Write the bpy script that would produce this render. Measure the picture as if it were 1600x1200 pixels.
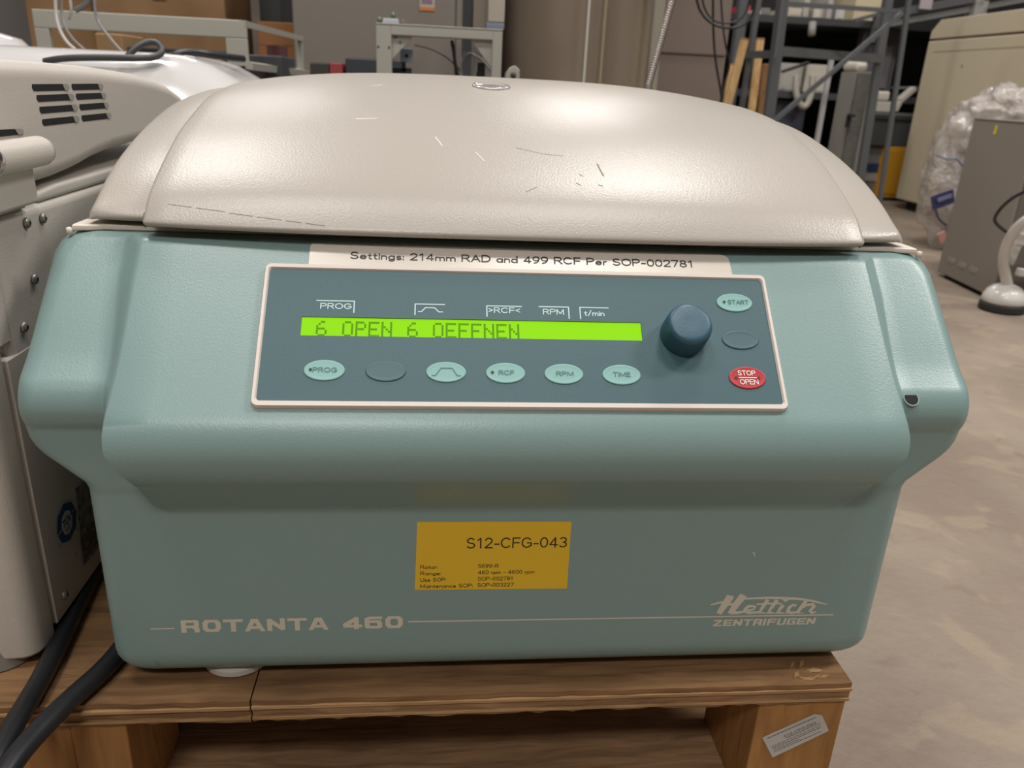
import bpy, bmesh, math, random
from mathutils import Vector, Matrix
random.seed(7)
for o in list(bpy.data.objects): bpy.data.objects.remove(o)
SC = bpy.context.scene; COL = SC.collection
# ------------------------------------------------------------------ camera
F = 1230.0
CAM = Vector((-0.0545, 0.0, 0.525))
RM = Matrix(((0.9949, 0.0098, 0.1003), (-0.0902, -0.3578, 0.9294), (0.0450, -0.9338, -0.3551)))
cx_, cy_, cz_ = RM.col[0].normalized(), -RM.col[1].normalized(), -RM.col[2].normalized()
cd = bpy.data.cameras.new('camera'); cam = bpy.data.objects.new('camera', cd); COL.objects.link(cam)
cd.sensor_width = 36; cd.lens = 36 * F / 1600; cd.clip_start = 0.01
cam.matrix_world = Matrix(((cx_[0], cy_[0], cz_[0], CAM[0]), (cx_[1], cy_[1], cz_[1], CAM[1]), (cx_[2], cy_[2], cz_[2], CAM[2]), (0, 0, 0, 1)))
cd.dof.use_dof = True; cd.dof.focus_distance = 0.50; cd.dof.aperture_fstop = 13
SC.camera = cam
# ------------------------------------------------------------------ world, lights, exposure
w = bpy.data.worlds.new('warehouse_air'); SC.world = w; w.use_nodes = True
bg = w.node_tree.nodes['Background']; bg.inputs[0].default_value = (0.92, 0.93, 1.0, 1); bg.inputs[1].default_value = 0.17
LC = (1, 0.955, 0.91)
def area(name, loc, target, sx, sy, power, col=(1, 0.95, 0.88)):
    l = bpy.data.lights.new(name, 'AREA'); l.shape = 'RECTANGLE'; l.size = sx; l.size_y = sy; l.energy = power; l.color = col
    o = bpy.data.objects.new(name, l); COL.objects.link(o); o.location = loc
    o.rotation_euler = (Vector(target) - Vector(loc)).to_track_quat('-Z', 'Y').to_euler()
area('front_fill_light', (1.1, 2.3, 4.0), (1.1, 2.3, 0), 0.8, 0.45, 56, LC)
area('front_fill_light', (-1.6, 2.9, 4.0), (-1.6, 2.9, 0), 0.8, 0.45, 50, LC)
area('front_fill_light', (1.3, 6.6, 4.0), (1.3, 6.6, 0), 0.9, 0.4, 50, LC)
area('front_fill_light', (-1.9, 6.9, 4.0), (-1.9, 6.9, 0), 1.3, 0.5, 40, LC)
area('front_fill_light', (-1.05, 0.05, 4.0), (-1.05, 0.05, 0), 0.9, 0.4, 38, LC)
area('front_fill_light', (0.65, -0.05, 4.0), (0.65, -0.05, 0), 0.9, 0.4, 38, LC)
area('front_fill_light', (-0.7, -2.5, 4.0), (-0.7, -2.5, 0), 1.3, 0.5, 85, LC)  # added fill behind the camera, brightens the boards under the plywood
area('front_fill_light', (3.4, 0.4, 4.0), (3.4, 0.4, 0), 1.3, 0.5, 110, LC)
SC.view_settings.view_transform = 'Standard'; SC.view_settings.look = 'None'
SC.view_settings.gamma = 1.0; SC.view_settings.use_curve_mapping = False
SC.view_settings.exposure = 0.08
SC.cycles.max_bounces = 8

# ------------------------------------------------------------------ helpers
def ray(u, v):
    return RM @ Vector(((u - 800) / F, (v - 600) / F, 1.0))
def at(u, v, Y):
    d = ray(u, v); return CAM + d * (Y / d.y)
def atx(u, v, X):
    d = ray(u, v); return CAM + d * ((X - CAM.x) / d.x)
def atz(u, v, Z):
    d = ray(u, v); return CAM + d * ((Z - CAM.z) / d.z)
def s2l(c):
    return tuple(((x / 255) / 12.92 if x / 255 <= 0.04045 else ((x / 255 + 0.055) / 1.055) ** 2.4) for x in c)
def mat(name, rgb, rough=0.5, metal=0.0, bump=None, spec=0.5, coat=0.0, trans=0.0, emit=None, alpha=None, var=None, rgb2=None):
    """bump=(scale,dist); var=(scale,amount) mixes towards rgb2 with a soft noise"""
    m = bpy.data.materials.new(name); m.use_nodes = True
    nt = m.node_tree; b = nt.nodes['Principled BSDF']
    c = s2l(rgb) + (1,)
    b.inputs['Base Color'].default_value = c; b.inputs['Roughness'].default_value = rough
    b.inputs['Metallic'].default_value = metal; b.inputs['Specular IOR Level'].default_value = spec
    b.inputs['Coat Weight'].default_value = coat; b.inputs['Transmission Weight'].default_value = trans
    if emit: b.inputs['Emission Color'].default_value = s2l(emit[0]) + (1,); b.inputs['Emission Strength'].default_value = emit[1]
    if alpha is not None: b.inputs['Alpha'].default_value = alpha
    tc = nt.nodes.new('ShaderNodeTexCoord')
    if bump:
        n = nt.nodes.new('ShaderNodeTexNoise'); n.inputs['Scale'].default_value = bump[0]; n.inputs['Detail'].default_value = 2
        bp = nt.nodes.new('ShaderNodeBump'); bp.inputs['Distance'].default_value = bump[1]; bp.inputs['Strength'].default_value = 1
        nt.links.new(tc.outputs['Object'], n.inputs['Vector']); nt.links.new(n.outputs['Fac'], bp.inputs['Height']); nt.links.new(bp.outputs['Normal'], b.inputs['Normal'])
    if var:
        n2 = nt.nodes.new('ShaderNodeTexNoise'); n2.inputs['Scale'].default_value = var[0]; n2.inputs['Detail'].default_value = 5
        r = nt.nodes.new('ShaderNodeValToRGB'); r.color_ramp.elements[0].position = 0.42; r.color_ramp.elements[1].position = 0.68
        r.color_ramp.elements[0].color = c; r.color_ramp.elements[1].color = s2l(rgb2) + (1,)
        nt.links.new(tc.outputs['Object'], n2.inputs['Vector']); nt.links.new(n2.outputs['Fac'], r.inputs[0]); nt.links.new(r.outputs[0], b.inputs['Base Color'])
    return m
def woodmat(name, c1, c2, axis='X', rough=0.75, ring=14, knots=True):
    m = bpy.data.materials.new(name); m.use_nodes = True; nt = m.node_tree; b = nt.nodes['Principled BSDF']
    b.inputs['Roughness'].default_value = rough; b.inputs['Specular IOR Level'].default_value = 0.25
    tc = nt.nodes.new('ShaderNodeTexCoord'); mp = nt.nodes.new('ShaderNodeMapping')
    mp.inputs['Scale'].default_value = {'X': (1.2, 9, 9), 'Y': (9, 1.2, 9), 'Z': (9, 9, 1.2)}[axis]
    n = nt.nodes.new('ShaderNodeTexNoise'); n.inputs['Scale'].default_value = ring; n.inputs['Detail'].default_value = 7; n.inputs['Distortion'].default_value = 0.8
    n2 = nt.nodes.new('ShaderNodeTexNoise'); n2.inputs['Scale'].default_value = 9; n2.inputs['Detail'].default_value = 3
    mx = nt.nodes.new('ShaderNodeMath'); mx.operation = 'MULTIPLY_ADD'; mx.inputs[1].default_value = 0.55
    r = nt.nodes.new('ShaderNodeValToRGB'); r.color_ramp.elements[0].position = 0.38; r.color_ramp.elements[1].position = 0.98
    r.color_ramp.elements[0].color = s2l(c2) + (1,); r.color_ramp.elements[1].color = s2l(c1) + (1,)
    nt.links.new(tc.outputs['Object'], mp.inputs[0]); nt.links.new(mp.outputs[0], n.inputs['Vector']); nt.links.new(tc.outputs['Object'], n2.inputs['Vector'])
    nt.links.new(n2.outputs['Fac'], mx.inputs[0]); nt.links.new(n.outputs['Fac'], mx.inputs[2]); nt.links.new(mx.outputs[0], r.inputs[0]); nt.links.new(r.outputs[0], b.inputs['Base Color'])
    bp = nt.nodes.new('ShaderNodeBump'); bp.inputs['Distance'].default_value = 0.0012; nt.links.new(n.outputs['Fac'], bp.inputs['Height']); nt.links.new(bp.outputs[0], b.inputs['Normal'])
    return m

class MB:
    def __init__(s): s.v = []; s.f = []
    def add(s, vs, fs):
        k = len(s.v); s.v += [tuple(x) for x in vs]; s.f += [tuple(i + k for i in f) for f in fs]; return s
    def box(s, lo, hi, M=None):
        x0, y0, z0 = lo; x1, y1, z1 = hi
        vs = [Vector(p) for p in ((x0, y0, z0), (x1, y0, z0), (x1, y1, z0), (x0, y1, z0), (x0, y0, z1), (x1, y0, z1), (x1, y1, z1), (x0, y1, z1))]
        if M: vs = [M @ v for v in vs]
        return s.add(vs, [(0, 3, 2, 1), (4, 5, 6, 7), (0, 1, 5, 4), (1, 2, 6, 5), (2, 3, 7, 6), (3, 0, 4, 7)])
    def bar(s, a, b, w, d, up=(0, 1, 0)):
        a = Vector(a); b = Vector(b); t = (b - a).normalized(); u = Vector(up); sx = t.cross(u).normalized(); sy = t.cross(sx).normalized()
        vs = [p + sx * i * w / 2 + sy * j * d / 2 for p in (a, b) for i, j in ((-1, -1), (1, -1), (1, 1), (-1, 1))]
        return s.add(vs, [(3, 2, 1, 0), (4, 5, 6, 7), (0, 1, 5, 4), (1, 2, 6, 5), (2, 3, 7, 6), (3, 0, 4, 7)])
    def tube(s, pts, r, n=10, smooth=0):
        pts = [Vector(p) for p in pts]
        for _ in range(smooth):
            q = [pts[0]]
            for a, b in zip(pts, pts[1:]): q += [a * .75 + b * .25, a * .25 + b * .75]
            pts = q + [pts[-1]]
        rings = []; N = None
        for i, p in enumerate(pts):
            t = (pts[min(i + 1, len(pts) - 1)] - pts[max(i - 1, 0)]).normalized()
            if N is None: N = t.orthogonal().normalized()
            N = (N - t * N.dot(t)).normalized(); B = t.cross(N)
            rr = r[i] if isinstance(r, (list, tuple)) else r
            rings.append([p + (N * math.cos(2 * math.pi * k / n) + B * math.sin(2 * math.pi * k / n)) * rr for k in range(n)])
        vs = [v for g in rings for v in g]; fs = []
        for i in range(len(rings) - 1):
            for k in range(n): fs.append((i * n + k, i * n + (k + 1) % n, (i + 1) * n + (k + 1) % n, (i + 1) * n + k))
        fs += [tuple(range(n))[::-1], tuple((len(rings) - 1) * n + k for k in range(n))]
        return s.add(vs, fs)
    def lathe(s, prof, n=32, M=None):
        """prof: list of (r,z)"""
        vs = []; fs = []
        for r, z in prof:
            for k in range(n):
                a = 2 * math.pi * k / n; v = Vector((r * math.cos(a), r * math.sin(a), z)); vs.append(M @ v if M else v)
        for i in range(len(prof) - 1):
            for k in range(n): fs.append((i * n + k, i * n + (k + 1) % n, (i + 1) * n + (k + 1) % n, (i + 1) * n + k))
        fs.append(tuple(range(n))[::-1]); fs.append(tuple((len(prof) - 1) * n + k for k in range(n)))
        return s.add(vs, fs)
    def prism(s, poly, z0, z1, M=None):
        n = len(poly); vs = [Vector((x, y, z)) for z in (z0, z1) for x, y in poly]
        if M: vs = [M @ v for v in vs]
        return s.add(vs, [tuple(range(n))[::-1], tuple(range(n, 2 * n))] + [(i, (i + 1) % n, n + (i + 1) % n, n + i) for i in range(n)])
    def loops(s, ls, close_ends=False):
        n = len(ls[0]); vs = [v for l in ls for v in l]; fs = []
        for i in range(len(ls) - 1):
            for k in range(n): fs.append((i * n + k, i * n + (k + 1) % n, (i + 1) * n + (k + 1) % n, (i + 1) * n + k))
        if close_ends: fs += [tuple(range(n))[::-1], tuple((len(ls) - 1) * n + k for k in range(n))]
        return s.add(vs, fs)
    def build(s, name, m, parent=None, smooth=False, bevel=0, seg=2, label=None, angle=None):
        me = bpy.data.meshes.new(name); me.from_pydata(s.v, [], s.f)
        bm = bmesh.new(); bm.from_mesh(me); bmesh.ops.recalc_face_normals(bm, faces=bm.faces); bm.to_mesh(me); bm.free()
        me.materials.append(m)
        if smooth: me.shade_smooth()
        o = bpy.data.objects.new(name, me); COL.objects.link(o)
        if parent: o.parent = parent
        if bevel:
            b = o.modifiers.new('bevel', 'BEVEL'); b.width = bevel; b.segments = seg; b.limit_method = 'ANGLE'; b.angle_limit = math.radians(40)
            me.shade_smooth()
        if (bevel or angle) :
            me.shade_smooth()
            for e in me.edges: pass
            if angle:
                e = o.modifiers.new('split', 'EDGE_SPLIT'); e.split_angle = math.radians(angle)
            else:
                wn = o.modifiers.new('wn', 'WEIGHTED_NORMAL'); wn.keep_sharp = True
        if label: o['label'] = label
        return o
def tag(o, label, cat, group=None, kind=None):
    o['label'] = label; o['category'] = cat
    if group: o['group'] = group
    if kind: o['kind'] = kind
    return o
def thing(name, label, cat, loc=(0, 0, 0), group=None):
    o = bpy.data.objects.new(name, None); COL.objects.link(o); o.empty_display_size = .05
    tag(o, label, cat, group); return o
def settle(t):
    """move an Empty built at the origin to the base of its parts"""
    bpy.context.view_layer.update()
    pts = []
    def walk(o):
        for c in o.children:
            if c.type == 'MESH': pts.extend([c.matrix_world @ Vector(b) for b in c.bound_box])
            walk(c)
    walk(t)
    base = Vector((sum(p.x for p in pts) / len(pts), sum(p.y for p in pts) / len(pts), min(p.z for p in pts)))
    t.location = base
    for c in t.children: c.matrix_parent_inverse = Matrix.Translation(-base)
def struct(name, mb, m, label=None, **k):
    o = mb.build(name, m, **k); o['kind'] = 'structure'; o['label'] = label or name; o['category'] = 'structure'; return o
def rrect(w, h, r, n=6, cx=0, cy=0):
    out = []
    for sx, sy, a0 in ((1, 1, 0), (-1, 1, 90), (-1, -1, 180), (1, -1, 270)):
        for k in range(n + 1):
            a = math.radians(a0 + 90 * k / n); out.append((cx + sx * (w / 2 - r) + r * math.cos(a), cy + sy * (h / 2 - r) + r * math.sin(a)))
    return out
def _arc(cx, cy, rx, ry, a0, a1, n=9):
    n = max(3, int(abs(a1 - a0) / 24)); return [(cx + rx * math.cos(math.radians(a0 + (a1 - a0) * k / n)), cy + ry * math.sin(math.radians(a0 + (a1 - a0) * k / n))) for k in range(n + 1)]
_o = lambda: _arc(.24, .27, .24, .27, 0, 360)
GL = {'A': (.72, [[(0, 0), (.36, 1), (.72, 0)], [(.13, .34), (.59, .34)]]), 'C': (.74, [_arc(.38, .5, .38, .5, 42, 318)]), 'D': (.7, [[(0, 0), (0, 1), (.3, 1)] + _arc(.3, .5, .4, .5, 90, -90) + [(0, 0)]]),
 'E': (.58, [[(.56, 1), (0, 1), (0, 0), (.58, 0)], [(0, .52), (.52, .52)]]), 'F': (.54, [[(.54, 1), (0, 1), (0, 0)], [(0, .5), (.48, .5)]]), 'G': (.76, [_arc(.38, .5, .38, .5, 42, 322) + [(.74, .2), (.74, .47), (.42, .47)]]),
 'I': (.0, [[(0, 0), (0, 1)]]), 'M': (.8, [[(0, 0), (0, 1), (.4, .1), (.8, 1), (.8, 0)]]), 'N': (.7, [[(0, 0), (0, 1), (.7, 0), (.7, 1)]]), 'O': (.8, [_arc(.4, .5, .4, .5, 0, 360)]),
 'P': (.6, [[(0, 0), (0, 1), (.34, 1)] + _arc(.34, .74, .26, .26, 90, -90) + [(0, .48)]]), 'R': (.64, [[(0, 0), (0, 1), (.34, 1)] + _arc(.34, .74, .26, .26, 90, -90) + [(0, .48)], [(.34, .48), (.64, 0)]]),
 'S': (.62, [_arc(.31, .75, .27, .25, 30, 270) + _arc(.31, .25, .30, .25, 90, -152)[1:]]), 'T': (.66, [[(0, 1), (.66, 1)], [(.33, 1), (.33, 0)]]), 'U': (.68, [[(0, 1)] + _arc(.34, .33, .34, .33, 180, 360) + [(.68, 1)]]),
 'V': (.7, [[(0, 1), (.35, 0), (.7, 1)]]), '0': (.56, [_arc(.28, .5, .28, .5, 0, 360)]), '1': (.44, [[(.06, .8), (.28, 1), (.28, 0)]]), '2': (.56, [_arc(.28, .72, .26, .28, 165, -35) + [(.0, 0), (.56, 0)]]),
 '3': (.55, [_arc(.27, .75, .24, .25, 150, -90) + _arc(.27, .26, .28, .26, 90, -150)[1:]]), '4': (.6, [[(.44, 0), (.44, 1), (0, .26), (.6, .26)]]), '5': (.55, [[(.5, 1), (.1, 1), (.05, .5)] + _arc(.26, .32, .28, .32, 128, -145)]),
 '6': (.56, [_arc(.28, .31, .27, .31, 0, 360), [(.01, .33), (.05, .62), (.2, .9), (.46, 1)]]), '7': (.54, [[(0, 1), (.54, 1), (.18, 0)]]), '8': (.56, [_arc(.28, .76, .23, .24, 0, 360), _arc(.28, .26, .28, .26, 0, 360)]),
 '9': (.56, [_arc(.28, .69, .27, .31, 0, 360), [(.55, .67), (.51, .38), (.36, .1), (.1, 0)]]), 'a': (.48, [_o(), [(.48, .54), (.48, 0)]]), 'c': (.44, [_arc(.24, .27, .24, .27, 45, 315)]), 'd': (.48, [_o(), [(.48, 1), (.48, 0)]]),
 'e': (.5, [[(.01, .28)] + _arc(.25, .27, .25, .27, 2, 315)]), 'g': (.48, [_o(), [(.48, .54), (.48, -.06)] + _arc(.24, -.06, .24, .18, 0, -145)]), 'i': (.0, [[(0, 0), (0, .54)], [(0, .76), (0, .80)]]),
 'm': (.74, [[(0, 0), (0, .54)], _arc(.185, .33, .185, .21, 180, 0) + [(.37, 0)], _arc(.555, .33, .185, .21, 180, 0) + [(.74, 0)]]), 'n': (.42, [[(0, 0), (0, .54)], _arc(.21, .32, .21, .22, 180, 0) + [(.42, 0)]]),
 'o': (.48, [_o()]), 'p': (.48, [_o(), [(0, .54), (0, -.26)]]), 'r': (.24, [[(0, 0), (0, .54)], _arc(.22, .28, .22, .26, 180, 85)]), 's': (.38, [_arc(.19, .405, .16, .135, 35, 270) + _arc(.19, .135, .18, .135, 90, -150)[1:]]),
 't': (.26, [[(.09, .78), (.09, .1), (.18, 0), (.26, .01)], [(-.03, .54), (.24, .54)]]), 'u': (.42, [[(0, .54)] + _arc(.21, .21, .21, .21, 180, 360) + [(.42, .54)], [(.42, .2), (.42, 0)]]), 'x': (.4, [[(0, 0), (.4, .54)], [(0, .54), (.4, 0)]]),
 ':': (.0, [[(0, .02), (0, .05)], [(0, .46), (0, .49)]]), '-': (.34, [[(0, .37), (.34, .37)]]), '/': (.4, [[(0, -.05), (.4, 1.02)]]), '>': (.42, [[(0, .8), (.42, .5), (0, .2)]]), '<': (.42, [[(.42, .8), (0, .5), (.42, .2)]]), ' ': (.22, [])}
GL['\u00dc'] = (.68, GL['U'][1] + [[(.2, 1.2), (.2, 1.24)], [(.48, 1.2), (.48, 1.24)]])
def ink(b, lines, wd, M, depth=0.00012):
    """each stroke quad sits a hair above the last so overlaps do not coincide"""
    for ln in lines:
        for i_, ((ax, ay), (bx, by)) in enumerate(zip(ln, ln[1:])):
            d = Vector((bx - ax, by - ay)); L = d.length
            if L < 1e-9: continue
            d /= L; nn = Vector((-d.y, d.x)) * wd / 2; e0 = d * wd * (.45 if i_ == 0 else .22); e1 = d * wd * (.45 if i_ == len(ln) - 2 else .22)
            a_ = Vector((ax, ay)); c_ = Vector((bx, by)); z_ = depth + (len(b.f) % 12) * 4e-6
            b.add([M @ Vector((p.x, p.y, z_)) for p in (a_ - e0 - nn, c_ + e1 - nn, c_ + e1 + nn, a_ - e0 + nn)], [(0, 1, 2, 3)])
def text_mesh(txt, M, height=None, width=None, m=None, parent=None, name='lettering', bold=0.0, shear=0.0, depth=0.00012, align='CENTER', spacing=.2, weight=None):
    """own sans-serif lettering drawn with strokes: capitals `height` high, whole line `width` wide"""
    nat = sum(GL[c][0] for c in txt) + spacing * (len(txt) - 1); sx = (width / nat) if width else height
    x = {'CENTER': -nat * sx / 2, 'LEFT': 0, 'RIGHT': -nat * sx}[align]; wt = (weight or .115) * height; b = MB()
    for c in txt:
        ink(b, [[(x + px * sx, py * (height - wt) + wt / 2) for px, py in ln] for ln in GL[c][1]], wt, M, depth); x += (GL[c][0] + spacing) * sx
    return b.build(name, m, parent)
def strokes(lines, wd, M, name, m, parent, depth=0.00012):
    b = MB(); ink(b, lines, wd, M, depth); return b.build(name, m, parent)

# ------------------------------------------------------------------ materials
def machine_paint(name, rgb, rough, sc, dist, spec=0.5, wear=None):
    return mat(name, rgb, rough, bump=(sc, dist), spec=spec)
M_teal = machine_paint('teal_textured_paint', (127, 152, 150), 0.33, 900, 0.00010)
M_lid = machine_paint('cream_leather_plastic', (171, 164, 155), 0.32, 760, 0.00015)
M_white = machine_paint('white_powder_paint', (192, 185, 176), 0.42, 900, 0.0002)
M_deck = mat('cream_sheet_metal', (218, 208, 196), 0.4)
M_dark = mat('dark_rubber', (38, 38, 38), 0.6)
M_cable = mat('black_cable_jacket', (34, 35, 38), 0.38)
M_bezel = mat('cream_bezel_plastic', (214, 203, 194), 0.42)
M_memb = mat('petrol_membrane', (52, 87, 94), 0.5, bump=(1500, 0.0001))
M_knob = mat('petrol_knob_plastic', (48, 86, 102), 0.4, bump=(1200, 0.0001))
M_btn = mat('mint_button_film', (124, 170, 164), 0.45)
M_btnblank = mat('petrol_button_film', (54, 90, 97), 0.45)
M_red = mat('red_button_film', (172, 30, 40), 0.42)
M_ptext = mat('pale_mint_print', (190, 214, 212), 0.5)
M_btext = mat('dark_teal_print', (62, 108, 110), 0.5)
M_white_ink = mat('white_print', (226, 222, 214), 0.5)
M_cream_ink = mat('cream_print', (205, 198, 182), 0.5)
M_lcd = mat('lit_green_display', (40, 60, 0), 0.5, emit=((156, 240, 0), 0.80), spec=.1)
M_lcdink = mat('display_dots', (60, 100, 4), 0.5, emit=((96, 160, 0), 0.40), spec=.1)
M_lcdlit = mat('display_light_edge', (160, 255, 90), 0.3, emit=((205, 255, 130), 0.75))
M_labelw = mat('cream_label_film', (214, 206, 194), 0.22)
M_black = mat('black_print', (22, 20, 20), 0.5)
M_yellow = mat('yellow_label_film', (226, 184, 34), 0.3)
M_steel = mat('zinc_steel', (160, 155, 148), 0.35, metal=.6)
M_chrome = mat('bright_steel', (190, 190, 192), 0.18, metal=1)
M_hole = mat('dark_hollow', (14, 14, 15), 0.8)

# ------------------------------------------------------------------ setting
def floor_mat():
    m = bpy.data.materials.new('worn_concrete'); m.use_nodes = True; nt = m.node_tree; b = nt.nodes['Principled BSDF']
    b.inputs['Roughness'].default_value = 0.55; b.inputs['Specular IOR Level'].default_value = 0.35
    tc = nt.nodes.new('ShaderNodeTexCoord')
    def noise(s, d=6, dist=0.0):
        n = nt.nodes.new('ShaderNodeTexNoise'); n.inputs['Scale'].default_value = s; n.inputs['Detail'].default_value = d; n.inputs['Distortion'].default_value = dist
        nt.links.new(tc.outputs['Object'], n.inputs['Vector']); return n
    def ramp(n, a, b_, ca, cb):
        r = nt.nodes.new('ShaderNodeValToRGB'); r.color_ramp.elements[0].position = a; r.color_ramp.elements[1].position = b_
        r.color_ramp.elements[0].color = s2l(ca) + (1,); r.color_ramp.elements[1].color = s2l(cb) + (1,); nt.links.new(n.outputs['Fac'], r.inputs[0]); return r
    def mix(a, b_, f):
        x = nt.nodes.new('ShaderNodeMix'); x.data_type = 'RGBA'; nt.links.new(a, x.inputs[6]); nt.links.new(b_, x.inputs[7]); nt.links.new(f, x.inputs[0]); return x.outputs[2]
    base = ramp(noise(3.5, 8), .35, .7, (128, 114, 101), (152, 139, 124))
    patch = ramp(noise(11, 10, .5), .56, .63, (0, 0, 0), (130, 130, 130))
    tan = nt.nodes.new('ShaderNodeRGB'); tan.outputs[0].default_value = s2l((174, 158, 130)) + (1,)
    dk = nt.nodes.new('ShaderNodeRGB'); dk.outputs[0].default_value = s2l((110, 94, 80)) + (1,)
    spot = ramp(noise(16, 7, .8), .62, .70, (0, 0, 0), (150, 150, 150))
    grain = ramp(noise(170, 3), .4, .75, (0, 0, 0), (52, 52, 52))
    c = mix(base.outputs[0], tan.outputs[0], patch.outputs[0]); c = mix(c, dk.outputs[0], spot.outputs[0]); c = mix(c, dk.outputs[0], grain.outputs[0])
    nt.links.new(c, b.inputs['Base Color'])
    bp = nt.nodes.new('ShaderNodeBump'); bp.inputs['Distance'].default_value = 0.003; nt.links.new(noise(60, 6).outputs['Fac'], bp.inputs['Height']); nt.links.new(bp.outputs[0], b.inputs['Normal'])
    return m
struct('floor', MB().box((-6, -3, -.1), (8, 9, 0)), floor_mat(), 'worn grey-brown concrete floor with pale patches')
struct('wall_back', MB().box((-6, 8.0, 0), (8, 8.1, 3.5)), mat('taupe_wall_paint', (112, 102, 94), .8, var=(3, 1), rgb2=(92, 84, 78)), 'dim taupe back wall')

M_wall = mat('warehouse_wall_paint', (120, 112, 104), .8)
struct('wall_left', MB().box((-6.1, -3, 0), (-6, 8, 3.5)), M_wall, 'taupe side wall far left')
struct('wall_right', MB().box((8, -3, 0), (8.1, 8, 3.5)), M_wall, 'taupe side wall far right')
struct('wall_front', MB().box((-6, -3.1, 0), (8, -3, 3.5)), M_wall, 'taupe wall behind the camera')

# ------------------------------------------------------------------ the teal centrifuge
cf = thing('centrifuge', 'large teal laboratory centrifuge with cream lid and lit green display on wooden pallet', 'centrifuge')
def lerp_prof(tab, z):
    if z <= tab[0][0]: return tab[0][1]
    for (a, b), (c, d) in zip(tab, tab[1:]):
        if z <= c: return b + (d - b) * (z - a) / (c - a)
    return tab[-1][1]
ZB, ZT = .1415, .4275
def arc(cy, cz, R, a0, a1, n=14):
    return [(cz + R * math.sin(math.radians(a0 + (a1 - a0) * k / n)), cy + R * math.cos(math.radians(a0 + (a1 - a0) * k / n))) for k in range(n + 1)]
# tables of (z, y) for the front profile of bulge and wings, sorted by rising z
def slope_b(z): return .4540 + (z - .3815) * .994
nose = arc(.4404, .3224, .032, 217, 135)              # underside round to the sloped face
bul = [(ZB, .4405), (.268, .4405), (.2715, .4400), (.2755, .4378)] + nose + [(z, slope_b(z)) for z in (.36, .38, .40, .4234)]
y0 = slope_b(.4234); bul += [(.4275 - .014 * (1 - math.sin(math.radians(a))), y0 + .014 * (math.cos(math.radians(45)) - math.cos(math.radians(a)))) for a in range(50, 91, 5)]
def slope_w(z): return .4445 + (z - .3567) * .99
wn = arc(.4567, .3395, .0225, 215, 135)
wing = [(ZB, .4405), (.283, .4405), (.2875, .4398)] + wn + [(z, slope_w(z)) for z in (.365, .39, .41, .4234)]
y0 = slope_w(.4234); wing += [(.4275 - .014 * (1 - math.sin(math.radians(a))), y0 + .014 * (math.cos(math.radians(45)) - math.cos(math.radians(a)))) for a in range(50, 91, 5)]
xw_t = [(ZB, .264), (.284, .264), (.289, .2655), (.299, .276), (.308, .2855), (.3136, .2897), (.319, .2920), (.325, .2928), (.335, .2928), (.36, .2918), (.405, .2905), (.415, .290), (.4205, .288), (.4245, .284), (.4275, .277)]
xw_t.sort()
xb_t = [(ZB, .204), (.268, .204), (.2715, .213), (.2763, .2195), (.2853, .2226), (.3005, .2226), (.3077, .2257), (.314, .2295), (.3192, .2318), (.323, .2338), (.327, .2345), (.3348, .2347), (.3412, .2340), (.3494, .2330), (.36, .2318), (.38, .2310), (.4275, .2310)]
xb_t.sort(); bul.sort(); wing.sort()
def sstep(t): t = max(0, min(1, t)); return t * t * (3 - 2 * t)
def slice_at(z, inset=0, yadd=0):
    yb = lerp_prof(bul, z) + yadd; yw = max(lerp_prof(wing, z) + yadd, yb); xb = lerp_prof(xb_t, z); xw = lerp_prof(xw_t, z) - inset
    half = [(0, yb)]
    half += [(xb * k / 10, yb) for k in range(1, 11)]
    W = .007 + .009 * max(0, min(1, (z - .335) / .07))
    half += [(xb + W * k / 12, yb + (yw - yb) * (sstep(k / 12) ** (.75 + .25 * max(0, min(1, (z - .335) / .05))))) for k in range(1, 13)]
    rc = .013
    xe = xw - rc; half += [(xb + W + (xe - xb - W) * k / 4, yw) for k in range(1, 5)]
    half += [(xe + rc * math.sin(a), yw + rc * (1 - math.cos(a))) for a in [math.pi / 2 * k / 10 for k in range(1, 11)]]
    half += [(xw, .56), (xw, .7), (xw, 1.08), (xw - .02, 1.10)]
    L = [(-x, y, z) for x, y in half[::-1][:-1]] + [(x, y, z) for x, y in half]
    return L
zs = []
R0 = .022
lay = [slice_at(ZB, R0 * 1.15, R0 * .75)]
for k in range(1, 9):
    a = math.pi / 2 * k / 8; lay.append(slice_at(ZB + R0 * (1 - math.cos(a)), R0 * 1.15 * (1 - math.sin(a)), R0 * .75 * (1 - math.sin(a))))
z = ZB + R0 + .01
while z < .262: lay.append(slice_at(z)); z += .012
z = .264
while z < .356: lay.append(slice_at(z)); z += .0016
while z < .409: lay.append(slice_at(z)); z += .006
for z in (.412, .415, .418, .421, .4232): lay.append(slice_at(z))
for a in range(48, 88, 4): lay.append(slice_at(.4275 - .014 * (1 - math.sin(math.radians(a)))))
lay.append(slice_at(ZT - .00005)); lay.append(slice_at(ZT, .004, .002))
body = MB().loops(lay, True).build('body', M_teal, cf, smooth=True, angle=50)
body['label'] = 'teal textured housing with overhanging front'
# cream deck plate under the lid with end tabs
dk = MB().prism([(-.279, .5150), (-.270, .5165), (-.262, .5200), (.262, .5200), (.270, .5165), (.279, .5150), (.280, .52), (.280, 1.09), (-.280, 1.09), (-.280, .52)], .4277, .4312)
dk.build('deck_plate', M_deck, cf, bevel=.0008)
for sx in (-1, 1):
    MB().lathe([(.0018, 0), (.0018, .004), (.0006, .0045)], 12, Matrix.Translation((sx * .2805, .5145, .4255))).build('corner_pin', M_deck, cf, smooth=True)
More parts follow.
